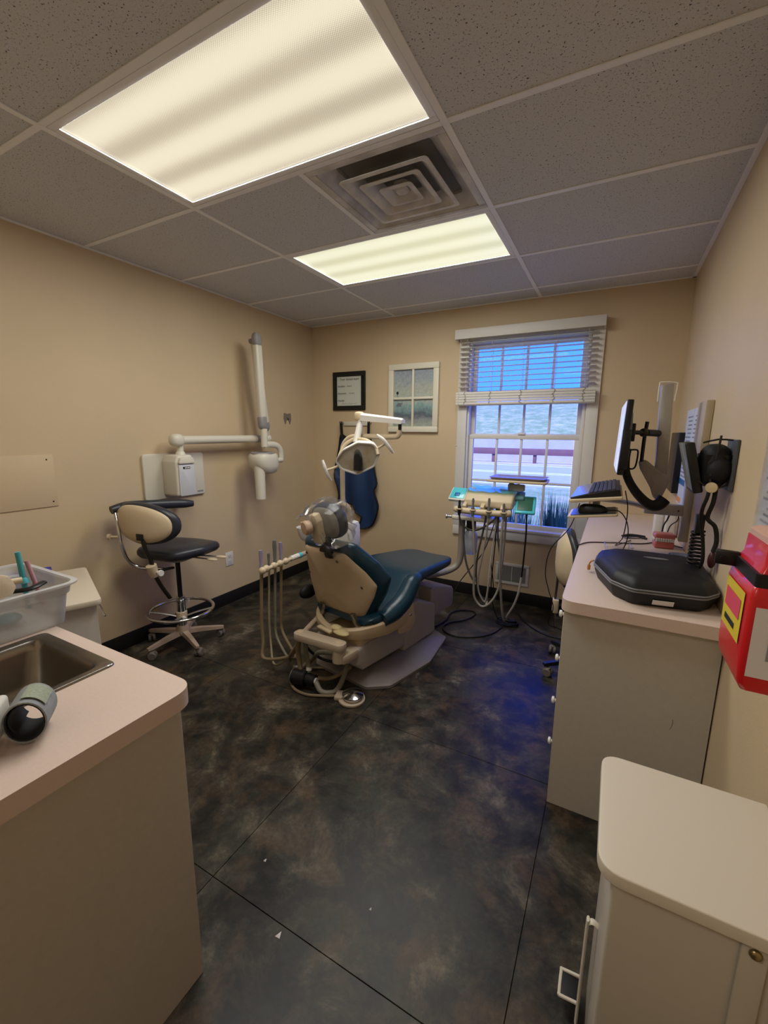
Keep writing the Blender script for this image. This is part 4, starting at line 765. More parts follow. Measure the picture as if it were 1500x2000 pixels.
part('bag_corner', G().sheet(lambda u, v: Vector(head(-.10 - .10 * u, .06 - .05 * u + (.07 - .05 * u) * (v - .5) + .008 * math.sin(u * 18 + v * 9), .03 * math.sin(v * 6 + u * 4))), 14, 10), clear_m, cv, True, ang=18)

# ---------------------------------------------------------------- cuspidor post and operating light
cu_ = thing('cuspidor_unit', 'white cuspidor post with rinse cup standing beside the dental chair', 'cuspidor', (-.97, 1.5, 0))
part('post', G().prism(rrect(.085, .10, .03, 5), .60, Matrix.Translation((-.955, 1.50, .03)), .006), white_pl, cu_)
part('head_box', G().loft([[Vector((-.955 + q[0], 1.50 + q[1], z)) for q in rrect(w, d, .03, 5)] for z, w, d in ((.62, .085, .10), (.64, .105, .12), (.68, .112, .13), (.80, .110, .125), (.822, .095, .11), (.828, .07, .09))]), white_pl, cu_)
part('foot', G().prism(rrect(.16, .2, .04, 5), .03, Matrix.Translation((-.955, 1.5, 0)), .008), taupe_m, cu_)
part('water_spout', G().tube([(-.945, 1.49, .82), (-.945, 1.488, .88), (-.955, 1.485, .925), (-.985, 1.48, .945), (-1.015, 1.478, .945), (-1.025, 1.477, .93)], .016, 12, 6), ivory, cu_)
part('bowl_arm', G().tube([(-.99, 1.5, .70), (-1.12, 1.49, .68), (-1.27, 1.47, .68)], .022, 10, 3), white_pl, cu_)
part('bowl', G().lathe((-1.30, 1.46, .66), [(0, 0), (.03, 0), (.05, .03), (.062, .08), (.066, .095), (.06, .095), (.045, .04), (0, .02)], 24), white_pl, cu_)
part('rinse_cup', G().lathe((-1.30, 1.46, .685), [(0, 0), (.026, 0), (.034, .10), (.036, .104), (.032, .10), (.024, .004), (0, .004)], 20), ivory, cu_)
dl = thing('operating_light', 'dental operating light on a tall bent pole behind the chair', 'lamp', (-1.01, 1.5, .826))
part('pole', G().tube([(-1.008, 1.5, .826), (-1.008, 1.5, 1.05), (-1.008, 1.5, 1.28), (-.995, 1.5, 1.345), (-.955, 1.5, 1.385), (-.90, 1.5, 1.397), (-.75, 1.5, 1.399), (-.62, 1.5, 1.399), (-.592, 1.5, 1.41), (-.583, 1.5, 1.44)], .0165, 14, 6), ivory, dl)
part('pole_collar', G().cyl((-1.008, 1.5, .90), (-1.008, 1.5, .905), .0175, n=20), grey_pl, dl)
part('knuckle', G().cyl((-.583, 1.5, 1.44), (-.583, 1.5, 1.475), .011, n=14), black_pl, dl)
part('spring_arm', G().loft([[Vector((x, 1.49 + yy, z + q)) for yy, q in ((-.024, -h_), (-.026, h_ * .5), (-.012, h_), (.012, h_), (.026, h_ * .5), (.024, -h_))] for x, z, h_ in ((-.555, 1.492, .012), (-.57, 1.494, .018), (-.86, 1.522, .025))]), white_pl, dl)
part('arm_end', G().sph((-.868, 1.49, 1.525), (.028, .03, .03), 16, 10, .6), ivory, dl)
part('drop_tube', G().cyl((-.862, 1.482, 1.50), (-.855, 1.475, 1.47), .013, n=14).cyl((-.855, 1.475, 1.475), (-.86, 1.44, 1.36), .021, .023, n=18), white_pl, dl)
part('yoke', G().tube([(-.965, 1.40, 1.27), (-.945, 1.425, 1.335), (-.90, 1.44, 1.372), (-.86, 1.44, 1.38), (-.78, 1.43, 1.375), (-.71, 1.42, 1.335), (-.685, 1.41, 1.29)], .012, 10, 5), ivory, dl)
def lamp(x, y, o):      # local face: x right, y up, o towards the viewer/patient
    c = Vector((-.828, 1.40, 1.265)); ux = Vector((.95, .06, .36)); n_ = Vector((.34, -.83, -.44)).normalized(); uy = n_.cross(ux).normalized(); ux = uy.cross(n_)
    return c + ux * x + uy * y + n_ * o
lo_ = fillet([(-.135, -.02), (-.06, -.10), (.07, -.095), (.145, -.03), (.145, .045), (.06, .095), (-.05, .09), (-.135, .05)], .04, 4)
part('lamp_shell', pillow(lo_, [(.35, -.085), (.75, -.07), (.97, -.03), (1.03, .0), (1.03, .012), (.96, .012), (.93, -.008)], lamp), white_pl, dl, ang=60)
part('reflector', pillow(lo_, [(.94, -.002), (.8, -.03), (.5, -.05), (.2, -.056)], lamp), mat('gold_reflector', '#efe8c4', .3, .0, var=(16, .2), col2='#d8b868'), dl, ang=60)
part('front_lens', pillow(lo_, [(.95, .004), (.9, .007), (.4, .010)], lamp), acry_m, dl, ang=60)
part('bulb_housing', G().cyl(lamp(.035, .06, -.035), lamp(-.03, -.065, .03), .026, .03, n=20, bev=.003), black_pl, dl)
part('filament_cap', G().cyl(lamp(-.0285, -.062, .0285), lamp(-.031, -.067, .0325), .018, n=16), dark_metal, dl)
for s in (-1, 1):
    hp = part('handle', G().tube([lamp(s * .14, .0, -.01), lamp(s * .185, .01, .01), lamp(s * .215, .02, .02)], .008, 8, 3), ivory, dl)
    part('handle_grip', G().tube([lamp(s * .20 - .01, .085, .0), lamp(s * .215, .05, .02), lamp(s * .225, .0, .03), lamp(s * .23, -.055, .03)], [.007, .011, .011, .007], 10, 4), white_pl, hp)
    part('handle_film', G().sheet(lambda u, v: lamp(s * (.16 + .08 * u) + .004 * math.sin(v * 20), .09 - .15 * v + .02 * u, .035 + .008 * math.sin(u * 9 + v * 7)), 8, 14), clear_m, hp, ang=18)

# ---------------------------------------------------------------- delivery unit in front of the window
du = thing('delivery_unit', 'dental delivery unit with hanging handpiece hoses and a tray in front of the window', 'dental unit', (-.40, 2.15, .36))
gm = mat('unit_grey', '#9a9188', .42)
part('swing_post', G().tube([(-.56, 1.86, .405), (-.53, 1.98, .375), (-.47, 2.12, .37), (-.415, 2.185, .40), (-.388, 2.2, .46), (-.383, 2.2, .56), (-.383, 2.2, .79)], .025, 14, 6), gm, du)
part('shelf', G().prism(fillet([(-.445, 2.10), (-.11, 2.10), (-.08, 2.16), (-.11, 2.30), (-.445, 2.30)], .04, 5), .028, Matrix.Translation((0, 0, .79)), .008, 3), xr_m, du)
part('shelf_knob', G().cyl((-.445, 2.13, .805), (-.48, 2.125, .805), .010, n=12).cyl((-.475, 2.125, .805), (-.488, 2.123, .805), .018, n=12, bev=.003), alu, du)
part('bottle_holder', G().cyl((-.315, 2.215, .70), (-.315, 2.215, .79), .036, n=20), dark_metal, du)
part('water_bottle', G().lathe((-.315, 2.215, .515), [(0, 0), (.045, 0), (.052, .01), (.052, .13), (.045, .16), (.03, .185), (0, .187)], 24), film('bottle_milky', '#e8ecf2', .8, .2, '#d8dde6', .6), du)
part('neck', G().tube([(-.2, 2.2, .81), (-.19, 2.2, .88), (-.18, 2.2, .93)], .04, 14, 3), xr_m, du)
part('head_body', G().prism(fillet([(2.06, .905), (2.10, .90), (2.31, .945), (2.315, 1.0), (2.28, 1.02), (2.12, 1.005), (2.065, .955)], .02, 4), .345, Matrix.Translation((-.335, 0, 0)) @ SIDE, .02, 3), ivory, du)
part('front_rail', G().tube([(-.385, 2.045, .885), (-.36, 2.035, .88), (-.2, 2.03, .876), (-.03, 2.035, .88), (.0, 2.05, .885)], .023, 12, 4), ivory, du)
for x in (-.32, -.19, -.05): part('rail_strut', G().box((x, 2.055, .905), (.03, .05, .05), .008, (.5, 0, 0)), ivory, du)
ph = part('control_pad', G().box((-.395, 2.13, .975), (.13, .12, .028), .008, (.75, 0, -.12), 3), white_pl, du)
part('touch_panel', G().box((-.395, 2.122, .988), (.112, .10, .006), .002, (.75, 0, -.12)), teal_pl, ph)
part('pad_marks', G().box((-.40, 2.108, .982), (.04, .03, .003), .001, (.75, 0, -.12)), blue_m, ph); part('pad_neck', G().tube([(-.385, 2.16, .955), (-.36, 2.18, .93), (-.30, 2.2, .93)], .02, 10, 3), ivory, du)
part('instrument_tray', G().box((.085, 2.14, .935), (.135, .17, .022), .01, (.62, .0, .12), 3), teal_pl, du, label='teal film wrapped side tray')
part('tray_liner', G().box((.083, 2.133, .947), (.10, .13, .004), .002, (.62, .0, .12)), mat('dark_green_liner', '#35604f', .35), du)
part('tray_arm', G().box((.015, 2.2, .985), (.10, .12, .03), .01, (.3, 0, .1)), mat('grey_teal', '#5f8588', .4), du)
part('film_drape', G().sheet(lambda u, v: (-.34 + .36 * u, 2.10 + .20 * v, 1.016 + .018 * v + .003 * math.sin(u * 22 + v * 7)), 30, 8), film('teal_film', '#bfeaf0', 1.2, .1, '#6fd3de', .35), du, ang=18)
ts = part('tray_stem', G().cyl((-.04, 2.24, .99), (-.04, 2.24, 1.085), .018, n=16).box((.0, 2.22, 1.045), (.12, .04, .05), .01, (0, 0, -.2)), gm, du)
part('tray_plate', G().prism(fillet([(-.205, 2.13), (.215, 2.13), (.20, 2.40), (-.17, 2.40)], .03, 5), .018, Matrix.Translation((0, 0, 1.083)), .006, 2), ivory, du)
part('tray', G().loft([[Vector((.005 + q[0], 2.27 + q[1], z)) for q in rrect(w, d, .03, 5)] for z, w, d in ((1.1015, .33, .20), (1.103, .35, .22), (1.118, .385, .255), (1.118, .378, .248), (1.107, .345, .215), (1.1065, .30, .18))]), mat('tray_lavender_grey', '#8f8790', .42), du)
for x, zt, m_ in ((-.348, .955, black_pl), (-.25, .975, insg), (-.137, .985, insg), (-.035, .955, insg)):
    part('handpiece', G().lathe((x, 2.012, .845), [(0, 0), (.008, 0), (.012, .02), (.012, .06), (.008, .075), (.0095, zt - .86), (.006, zt - .845), (0, zt - .845)], 14), m_, du)
    part('holder', G().tube([(x - .016, 2.03, .89), (x - .016, 2.008, .89), (x, 2.0, .89), (x + .016, 2.008, .89), (x + .016, 2.03, .89)], .006, 8, 3), ivory2, du)
hd_ = mat('dark_hose', '#4b4743', .5); hw_m = mat('pale_hose', '#b9b4aa', .45)
HS = [([(-.348, 2.012, .85), (-.34, 2.03, .79), (-.30, 2.05, .745), (-.24, 2.06, .735), (-.17, 2.07, .77), (-.11, 2.09, .83), (-.10, 2.12, .90)], .007, hd_),
      ([(-.25, 2.012, .85), (-.235, 2.02, .70), (-.225, 2.04, .50), (-.23, 2.06, .33), (-.22, 2.07, .22), (-.165, 2.08, .16), (-.10, 2.09, .21), (-.055, 2.10, .33), (-.04, 2.10, .55), (-.03, 2.08, .80), (-.03, 2.08, .91)], .0085, gm),
      ([(-.137, 2.012, .85), (-.15, 2.03, .70), (-.18, 2.05, .52), (-.20, 2.06, .38), (-.19, 2.07, .27), (-.15, 2.08, .20), (-.135, 2.08, .24), (-.12, 2.08, .40)], .0065, gm),
      ([(-.17, 2.1, .905), (-.185, 2.09, .75), (-.215, 2.08, .56), (-.225, 2.09, .40), (-.20, 2.10, .26), (-.16, 2.12, .20)], .007, hd_),
      ([(-.10, 2.12, .905), (-.105, 2.10, .75), (-.12, 2.09, .55), (-.13, 2.09, .36), (-.135, 2.09, .205)], .006, hw_m),
      ([(-.09, 2.12, .905), (-.085, 2.10, .72), (-.06, 2.10, .56), (-.045, 2.12, .42)], .007, hd_),
      ([(-.035, 2.012, .85), (-.04, 2.02, .72), (-.045, 2.05, .50), (-.04, 2.10, .30), (-.03, 2.15, .12), (-.02, 2.2, .02)], .009, gm),
      ([(.105, 2.08, .90), (.11, 2.09, .75), (.105, 2.10, .56), (.095, 2.12, .42)], .006, black_w),
      ([(.095, 2.12, .42), (.08, 2.14, .30), (.05, 2.17, .19), (.02, 2.2, .12), (-.01, 2.23, .05), (-.01, 2.25, .012)], .008, hw_m),
      ([(-.35, 2.13, .80), (-.335, 2.10, .65), (-.31, 2.09, .50), (-.275, 2.09, .40), (-.235, 2.09, .335)], .008, hd_),
      ([(-.12, 2.15, .905), (-.105, 2.13, .70), (-.11, 2.12, .50), (-.12, 2.14, .30), (-.10, 2.18, .12), (-.06, 2.21, .012)], .004, black_w),
      ([(-.11, 2.14, .905), (-.10, 2.13, .75), (-.13, 2.12, .55), (-.11, 2.13, .38), (-.10, 2.17, .20)], .0035, black_w),
      ([(-.10, 2.15, .90), (-.14, 2.14, .72), (-.20, 2.16, .55), (-.30, 2.2, .40), (-.40, 2.24, .25), (-.46, 2.28, .12)], .004, hd_)]
for p_, r_, m_ in HS: part('hose', G().tube(p_, r_, 8, 6), m_, du)
part('hose_tip', G().cyl((-.237, 2.09, .34), (-.225, 2.09, .37), .009, .004, n=10), white_pl, du); part('hose_tip', G().cyl((-.135, 2.09, .205), (-.136, 2.09, .17), .009, n=12, bev=.002), white_pl, du)
# cables on the floor under the unit
solo('floor_cable', G().tube([(-.46, 1.90, .006), (-.43, 2.05, .006), (-.44, 2.17, .006), (-.40, 2.27, .006), (-.30, 2.31, .006), (-.26, 2.25, .006), (-.30, 2.12, .006), (-.38, 2.03, .006), (-.41, 1.93, .006), (-.36, 1.85, .006), (-.27, 1.825, .006), (-.15, 1.88, .006), (-.06, 1.99, .006), (-.02, 2.13, .006)], .005, 8, 8), black_w, 'black cable lying in loose loops on the floor by the chair base', 'cable')
solo('cable_coil', G().tube([(.0 + (.07 + .012 * math.sin(k * .9)) * math.cos(k * .42), 2.215 + (.05 + .01 * math.cos(k * .7)) * math.sin(k * .42), .006 + .0005 * k) for k in range(48)], .0045, 6, 2), black_w, 'coiled black cable on the floor below the hanging hoses', 'cable')
solo('cable_plug', G().box((.03, 2.205, .036), (.05, .035, .022), .005, (0, 0, .3)).cyl((-.02, 2.2, .036), (.006, 2.202, .036), .008, n=10), black_pl, 'black plug block lying on the coiled cable', 'plug')
solo('trailing_cable', G().tube([(.04, 2.44, .006), (.10, 2.33, .006), (.18, 2.23, .006), (.28, 2.165, .006), (.40, 2.15, .006), (.50, 2.16, .006), (.60, 2.2, .006)], .006, 8, 6), black_w, 'black power cord running across the floor into the knee space', 'cable')

# ---------------------------------------------------------------- computer workstation on its wall arm
wa = thing('workstation_arm', 'silver wall arm carrying the monitor and keyboard tray above the worktop', 'monitor arm', (XR, 1.6, .95))
part('wall_track', G().bx(.918, XR, 1.62, 1.655, .90, 1.25, .003), alu, wa)
part('track_bracket', G().bx(.755, .92, 1.605, 1.645, 1.03, 1.085, .006), alu, wa)
part('column', G().box((.793, 1.56, 1.445), (.052, .05, .43), .006, (0, math.radians(-2.6), 0)), mat('column_silver', '#a9a59d', .4, .4), wa)
part('column_cap', G().tube([(.752, 1.53, 1.58), (.752, 1.53, 1.655), (.76, 1.53, 1.667), (.815, 1.53, 1.663), (.822, 1.53, 1.65), (.818, 1.53, 1.58)], .003, 6, 3), white_pl, wa)
wm = mat('bracket_grey', '#a39b95', .4)
part('pivot_bracket', G().prism(fillet([(.70, 1.30), (.735, 1.305), (.80, 1.25), (.83, 1.235), (.84, 1.20), (.815, 1.12), (.785, 1.115), (.765, 1.17), (.715, 1.255)], .02, 4), .045, Matrix(((1, 0, 0, 0), (0, 0, -1, 1.575), (0, 1, 0, 0), (0, 0, 0, 1))), .01, 3), wm, wa)
part('pivot_disc', G().cyl((.795, 1.528, 1.215), (.795, 1.535, 1.215), .028, n=24), wm, wa)
part('cable_sleeve', G().tube([(.825, 1.50, 1.125), (.80, 1.49, 1.095), (.76, 1.47, 1.10), (.70, 1.44, 1.16), (.655, 1.40, 1.24), (.645, 1.38, 1.31), (.648, 1.37, 1.36)], [.03, .028, .022, .018, .017, .016], 12, 6), black_rub, wa)
part('tilt_bar', G().tube([(.712, 1.47, 1.30), (.712, 1.46, 1.40), (.716, 1.45, 1.485)], .008, 8, 2), dark_metal, wa)
part('ball_joint', G().sph((.705, 1.42, 1.435), (.02, .02, .02), 14, 10).cyl((.66, 1.38, 1.435), (.71, 1.42, 1.435), .010, n=12).cyl((.715, 1.43, 1.435), (.77, 1.54, 1.432), .016, n=14), dark_metal, wa)
part('keyboard_arm', G().tube([(.765, 1.62, 1.06), (.70, 1.55, 1.085), (.62, 1.42, 1.11), (.56, 1.30, 1.13)], .012, 10, 4), alu, wa)
TM = Matrix.Translation((.54, 1.30, 1.150)) @ Euler((0, math.radians(-8), 0)).to_matrix().to_4x4()
part('keyboard_tray', G().prism(fillet([(-.10, -.245), (.105, -.245), (.105, .245), (-.10, .245)], [.03, .005, .005, .04], 5), .013, TM, .004), ivory, wa)
TM2 = Matrix.Translation((.54, 1.15, 1.083)) @ Euler((0, math.radians(-8), 0)).to_matrix().to_4x4()
part('mouse_tray', G().prism(fillet([(-.098, -.10), (.094, -.10), (.094, .10), (-.098, .10)], .01, 3), .010, TM2, .003), ivory, wa); part('mouse_pad', G().prism(rrect(.172, .18, .006, 3), .003, TM2 @ Matrix.Translation((0, 0, .0102))), mat('pad_slate', '#3c4048', .3), wa)
part('tray_hanger', G().bx(.53, .56, 1.19, 1.21, 1.085, 1.15, .002), alu, wa)
mo = thing('monitor', 'slim black computer monitor above the keyboard on the silver wall arm', 'monitor', (.62, 1.37, 1.26)); MOY = Matrix.Translation((.628, 1.37, 0)) @ Matrix.Rotation(math.radians(1.3), 4, 'Z') @ Matrix.Translation((-.628, -1.37, 0))
part('panel', G().box((.623, 1.37, 1.412), (.024, .51, .305), .004, (0, math.radians(2), 0)).loft([[Vector((x, 1.37 + q[0], 1.412 + q[1])) for q in rrect(w, h, .03, 4)] for x, w, h in ((.634, .46, .27), (.646, .36, .2), (.650, .25, .14))]), black_pl, mo)
part('screen', G().box((.6095, 1.37, 1.414), (.003, .495, .29), .001, (0, math.radians(2), 0)), mat('screen_reflection_glow', '#8f97b8', .15, emit=('#c3cbf0', .75)), mo, label='monitor screen with the window reflection put in as a pale glow')  # emission stands in for window light reflected off the screen
part('mount_block', G().bx(.648, .668, 1.33, 1.41, 1.395, 1.475, .004), black_pl, mo)
part('cable_hook', G().tube([(.645, 1.22, 1.36), (.672, 1.22, 1.362), (.680, 1.22, 1.35), (.677, 1.22, 1.295), (.665, 1.22, 1.28), (.645, 1.22, 1.285)], .0035, 8, 3), black_w, mo)
part('side_bezel', G().box((.626, 1.1125, 1.365), (.03, .006, .16), .002), black_pl, mo)
mo.matrix_world = MOY @ W_[mo.name]
kb = thing('keyboard', 'black computer keyboard with wrist rest on the raised tray', 'keyboard', (.54, 1.30, 1.16)); W_[kb.name] = TM @ Matrix.Translation((0, 0, .0135)); kb.matrix_world = W_[kb.name]
part('body', G().prism([(-.092, 0), (.098, 0), (.098, .026), (.084, .027), (-.022, .017), (-.092, .005)], .445, Matrix(((1, 0, 0, 0), (0, 0, 1, -.225), (0, 1, 0, 0), (0, 0, 0, 1))), .0015, 1), black_pl, kb, True)
part('wrist_rest', G().prism([(-.0925, .0052), (-.0225, .0172), (-.0225, .0192), (-.0925, .0072)], .44, Matrix(((1, 0, 0, 0), (0, 0, 1, -.2225), (0, 1, 0, 0), (0, 0, 0, 1))), .0006, 1), mat('glossy_black', '#15161a', .18, coat=.4), kb, True)
key_m = mat('key_grey', '#2f2f36', .5); key_me = mesh_of('key', G().loft([[Vector((q[0], q[1], z)) for q in rrect(w, d, .002, 2)] for z, w, d in ((0, .0155, .0225), (.005, .0135, .0205), (.0055, .012, .019))]), key_m, Matrix.Identity(4))
for i in range(6):
    for j in range(18): o = inst(key_me, 'key', kb, (-.0115 + i * .0172, -.208 + j * .0245, .0185 + i * .0016))
ms = thing('computer_mouse', 'black computer mouse on the lower tray', 'mouse', (0, 0, 0)); W_[ms.name] = TM2 @ Matrix.Translation((.0, -.055, .0135)); ms.matrix_world = W_[ms.name]
part('shell', pillow([(.058 * math.cos(q) * (1.0), .031 * math.sin(q)) for q in [k * PI / 16 for k in range(32)]], [(.92, 0), (1, .008), (.97, .018), (.85, .028), (.6, .035), (.25, .037)], lambda x, y, o: (x, y, o * (1 - .25 * x / .058))), black_pl, ms, True, ang=60)
part('cord', G().tube([(.056, 0, .008), (.10, .0, .0), (.125, .02, -.05), (.125, .05, -.12), (.10, .08, -.19), (.075, .10, -.215)], .0022, 6, 5), black_w, ms, True)
solo('drooping_cable', G().tube([(.655, 1.30, 1.175), (.672, 1.33, 1.10), (.675, 1.37, 1.02), (.67, 1.44, .93), (.655, 1.53, .88), (.645, 1.57, .856), (.68, 1.62, .8605), (.72, 1.75, .854)], .0024, 6, 6), black_w, 'thin black cable drooping from the keyboard to the worktop', 'cable')
solo('dangling_cable', G().tube([(.46, 1.52, 1.07), (.42, 1.54, .93), (.335, 1.55, .80), (.315, 1.56, .66), (.34, 1.57, .55), (.37, 1.58, .45), (.35, 1.6, .34), (.40, 1.65, .30), (.50, 1.9, .15), (.55, 2.0, .006)], .0026, 6, 6), black_w, 'thin black cord hanging beside the operator stool', 'cable')
# ---------------------------------------------------------------- on the right wall
solo('thin_client', G().bx(.917, XR - .001, 2.16, 2.50, 1.08, 1.44, .005), black_pl, 'flat black computer box fixed to the wall behind the monitor arm', 'computer')
wc = thing('wall_chart', 'printed blue and white information sheets on the wall behind the monitor arm', 'poster', (XR, 1.95, 1.02))
pb = mat('pale_blue_paper', '#c8cfe0', .6)
for y0, y1 in ((1.68, 1.93), (1.935, 2.19)):
    sh = part('sheet', G().bx(XR - .004, XR - .001, y0, y1, 1.03, 1.565), pb, wc)
    for k in range(16): part('print_line', G().bx(XR - .0046, XR - .004, y0 + .02, y1 - .02 - .09 * random.random(), 1.19 + k * .022, 1.198 + k * .022), mat('print_grey_blue', '#7f89a5', .7) if 'print_grey_blue' not in bpy.data.materials else bpy.data.materials['print_grey_blue'], sh)
part('blue_band', G().bx(XR - .0048, XR - .004, 1.94, 2.18, 1.145, 1.178), blue_m, wc); part('orange_patch', G().bx(XR - .0048, XR - .004, 2.02, 2.18, 1.04, 1.07), mat('orange_print', '#e8954a', .6), wc)
solo('wall_panel', G().bx(XR - .030, XR - .001, 1.42, 1.63, 1.25, 1.575, .003), mat('panel_cream', '#b5a58a', .5), 'plain cream panel mounted on the wall above the blood pressure gauge', 'panel')
bpu = thing('wall_blood_pressure_unit', 'black wall blood pressure gauge with a cuff in its basket and coiled tube', 'blood pressure gauge', (XR, .98, .93))
part('gauge', G().box((.845, 1.0, 1.312), (.03, .16, .18), .006, (0, math.radians(-14), 0)), black_pl, bpu)
part('gauge_face', G().box((.8295, 1.0, 1.316), (.004, .15, .168), .001, (0, math.radians(-14), 0)), mat('gauge_bezel', '#6f747c', .25), bpu)
part('wall_bracket', G().bx(XR - .012, XR - .001, .88, 1.01, 1.24, 1.412, .003), mat('bracket_slate', '#4a4e52', .45), bpu)
part('basket_wire', G().tube([(.86, .92, 1.40), (.90, .915, 1.412), (.94, .91, 1.41)], .003, 6, 2).tube([(.905, .905, 1.425), (.90, .90, 1.36), (.89, .895, 1.29)], .0035, 6, 2).tube([(.86, .915, 1.27), (.90, .905, 1.245), (.94, .905, 1.26)], .003, 6, 2), dark_metal, bpu)
part('basket', G().loft([[Vector((.905 + q[0], .97 + q[1], z)) for q in rrect(w, d, .02, 4)] for z, w, d in ((1.25, .05, .09), (1.27, .07, .12), (1.36, .085, .14))], cap=False), black_pl, bpu)
part('rolled_cuff', G().sph((.905, .965, 1.335), (.045, .07, .062), 20, 12, .8).sph((.915, .915, 1.31), (.038, .035, .045), 16, 10), mat('black_nylon', '#0c0c0f', .7, bump=(90, .4, .004)), bpu)
part('stethoscope_disc', G().lathe((.898, .895, 1.25), [(0, 0), (.017, 0), (.0185, .003), (.017, .007), (0, .008)], 22, (-.35, -1, .1)), mat('disc_ivory', '#c9b995', .3, .4), bpu)
part('stethoscope_tube', G().tube([(.895, .91, 1.28), (.892, .905, 1.22), (.885, .92, 1.17), (.89, .94, 1.12), (.905, .95, 1.05), (.912, .95, .98), (.905, .965, .945), (.89, .97, .955)], .006, 8, 6), black_rub, bpu)
part('cuff_tube', G().tube([(.915, .92, 1.28), (.912, .915, 1.20), (.905, .93, 1.14), (.93, .93, 1.11), (.94, .93, 1.06), (.935, .93, 1.02)], .007, 8, 6), black_rub, bpu)
part('tube_block', G().bx(.878, .905, .955, .985, 1.075, 1.145, .004), black_pl, bpu)
part('coiled_tube', G().tube([(.893 + .019 * math.cos(k * PI / 5), .985 + .014 * math.sin(k * PI / 5), 1.08 - k * .00135) for k in range(105)], .0045, 6, 2), black_rub, bpu)
part('bulb', G().sph((.935, .93, .99), (.013, .013, .03), 14, 10), mat('maroon_rubber', '#3a1116', .4), bpu)
# sharps container on its bracket
sh_ = thing('sharps_container', 'red sharps container with yellow and white labels strapped to the wall above the waste bin', 'sharps container', (.88, -.03, 1.03))
so_ = fillet([(.796, -.108), (.952, -.108), (.952, .045), (.806, .045), (.794, .03)], [.008, .01, .01, .01, .014], 4); scx = (.88, -.03)
part('body', pillow(so_, [(.78, 1.03), (.9, 1.032), (.975, 1.045), (1.0, 1.07), (1.0, 1.185), (.97, 1.20), (.93, 1.203), (.93, 1.212), (.9, 1.222), (.84, 1.232), (.82, 1.262), (.78, 1.262)], lambda x, y, o: (min(x, .953), y, o), scx), red_pl, sh_, ang=50)
part('lid', pillow(so_, [(.80, 1.2625), (.80, 1.272), (.74, 1.276), (.5, 1.277)], lambda x, y, o: (x, y, o), scx), mat('lid_peach', '#e6b9a4', .3, trans=.2), sh_, ang=50)
def onface(p0, p1, z0, z1, off, u0, u1):     # thin label on the plane through p0-p1
    a, b = Vector(p0), Vector(p1); d = b - a; n_ = Vector((d.y, -d.x, 0)).normalized() * off
    A, B2 = a + d * u0 + n_, a + d * u1 + n_; return G().add([A + V(0, 0, z0), B2 + V(0, 0, z0), B2 + V(0, 0, z1), A + V(0, 0, z1)], [(0, 1, 2, 3)])
wl_ = part('white_label', onface((.804, -.108, 0), (.952, -.108, 0), 1.06, 1.172, .0012, .0, 1.0), paper_m, sh_)
for k in range(5): part('print_line', onface((.804, -.108, 0), (.952, -.108, 0), 1.09 + .01 * (k % 2), 1.15 - .012 * (k % 3), .0018, .14 + k * .15, .17 + k * .15), ink_f, wl_)
yl = part('hazard_label', onface((.7943, .028, 0), (.7957, -.092, 0), 1.10, 1.185, .0015, .05, .95), yellow_m, sh_)
part('hazard_red', onface((.7943, .028, 0), (.7957, -.092, 0), 1.135, 1.168, .0021, .12, .85), mat('label_pink_red', '#d8485e', .5), yl); part('print_line', onface((.7943, .028, 0), (.7957, -.092, 0), 1.112, 1.122, .0021, .2, .7), ink_m, yl)
part('strap', pillow(so_, [(.93, 1.197), (.955, 1.197), (.955, 1.222), (.93, 1.222)], lambda x, y, o: (min(x, .9535), y, o), scx), black_pl, sh_)
part('strap_tail', G().box((.787, .02, 1.214), (.034, .012, .026), .003, (0, 0, -.2)).lathe((.779, .013, 1.214), [(0, 0), (.004, 0), (.004, .004), (0, .004)], 10, (0, -1, 0)), black_pl, sh_)
dh = thing('document_holder', 'clear wall sleeve with printed instruction sheets beside the sharps container', 'document holder', (XR, .43, 1.13))
part('sleeve', G().bx(XR - .012, XR - .010, .29, .565, 1.125, 1.43), acry_m, dh); ds = part('sheet', G().bx(XR - .007, XR - .004, .30, .553, 1.14, 1.425), paper_m, dh)
for k in range(15): part('print_line', G().bx(XR - .0078, XR - .007, .33, .53 - .02 * (k % 3), 1.155 + k * .0172 + .006 * (k > 5), 1.161 + k * .0172 + .006 * (k > 5)), ink_m if k % 4 == 0 else mat('print_dim', '#77747a', .7) if 'print_dim' not in bpy.data.materials else bpy.data.materials['print_dim'], ds)
# ---------------------------------------------------------------- on the right worktop
cs = thing('equipment_case', 'black zippered hard case lying on the worktop end above the drawer cabinet', 'case', (.76, .92, .85))
co = fillet([(.572, 1.10), (.566, .97), (.628, .77), (.69, .705), (.90, .735), (.945, .80), (.945, 1.10), (.90, 1.16), (.62, 1.16)], .035, 5); cc = (.76, .94)
clothm = mat('black_case_shell', '#131418', .55, var=(40, .15), bump=(300, .2, .001))
part('lower_shell', pillow(co, [(.86, .851), (.92, .854), (.985, .885), (1.0, .902)], lambda x, y, o: (x, y, o), cc), clothm, cs, ang=50)
part('upper_shell', pillow(co, [(1.0, .908), (.985, .922), (.93, .938), (.85, .946), (.74, .950), (.72, .9535), (.3, .955)], lambda x, y, o: (x, y, o), cc), clothm, cs, ang=50)
for z in (.902, .910): part('zipper', G().tube([(cc[0] + (p[0] - cc[0]) * 1.002, cc[1] + (p[1] - cc[1]) * 1.002, z) for p in co], .0032, 6, 1, closed=True), mat('zipper_grey', '#77777a', .5) if z < .905 else bpy.data.materials['zipper_grey'], cs)
part('logo_oval', G().sph((.775, 1.0, .9545), (.045, .013, .002), 24, 6), mat('silver_oval', '#9a9a9c', .35, .5), cs)
part('side_tag', G().box((.785, .7225, .872), (.062, .002, .019), .0005, (math.radians(22), 0, math.radians(8.1))), paper_m, cs)
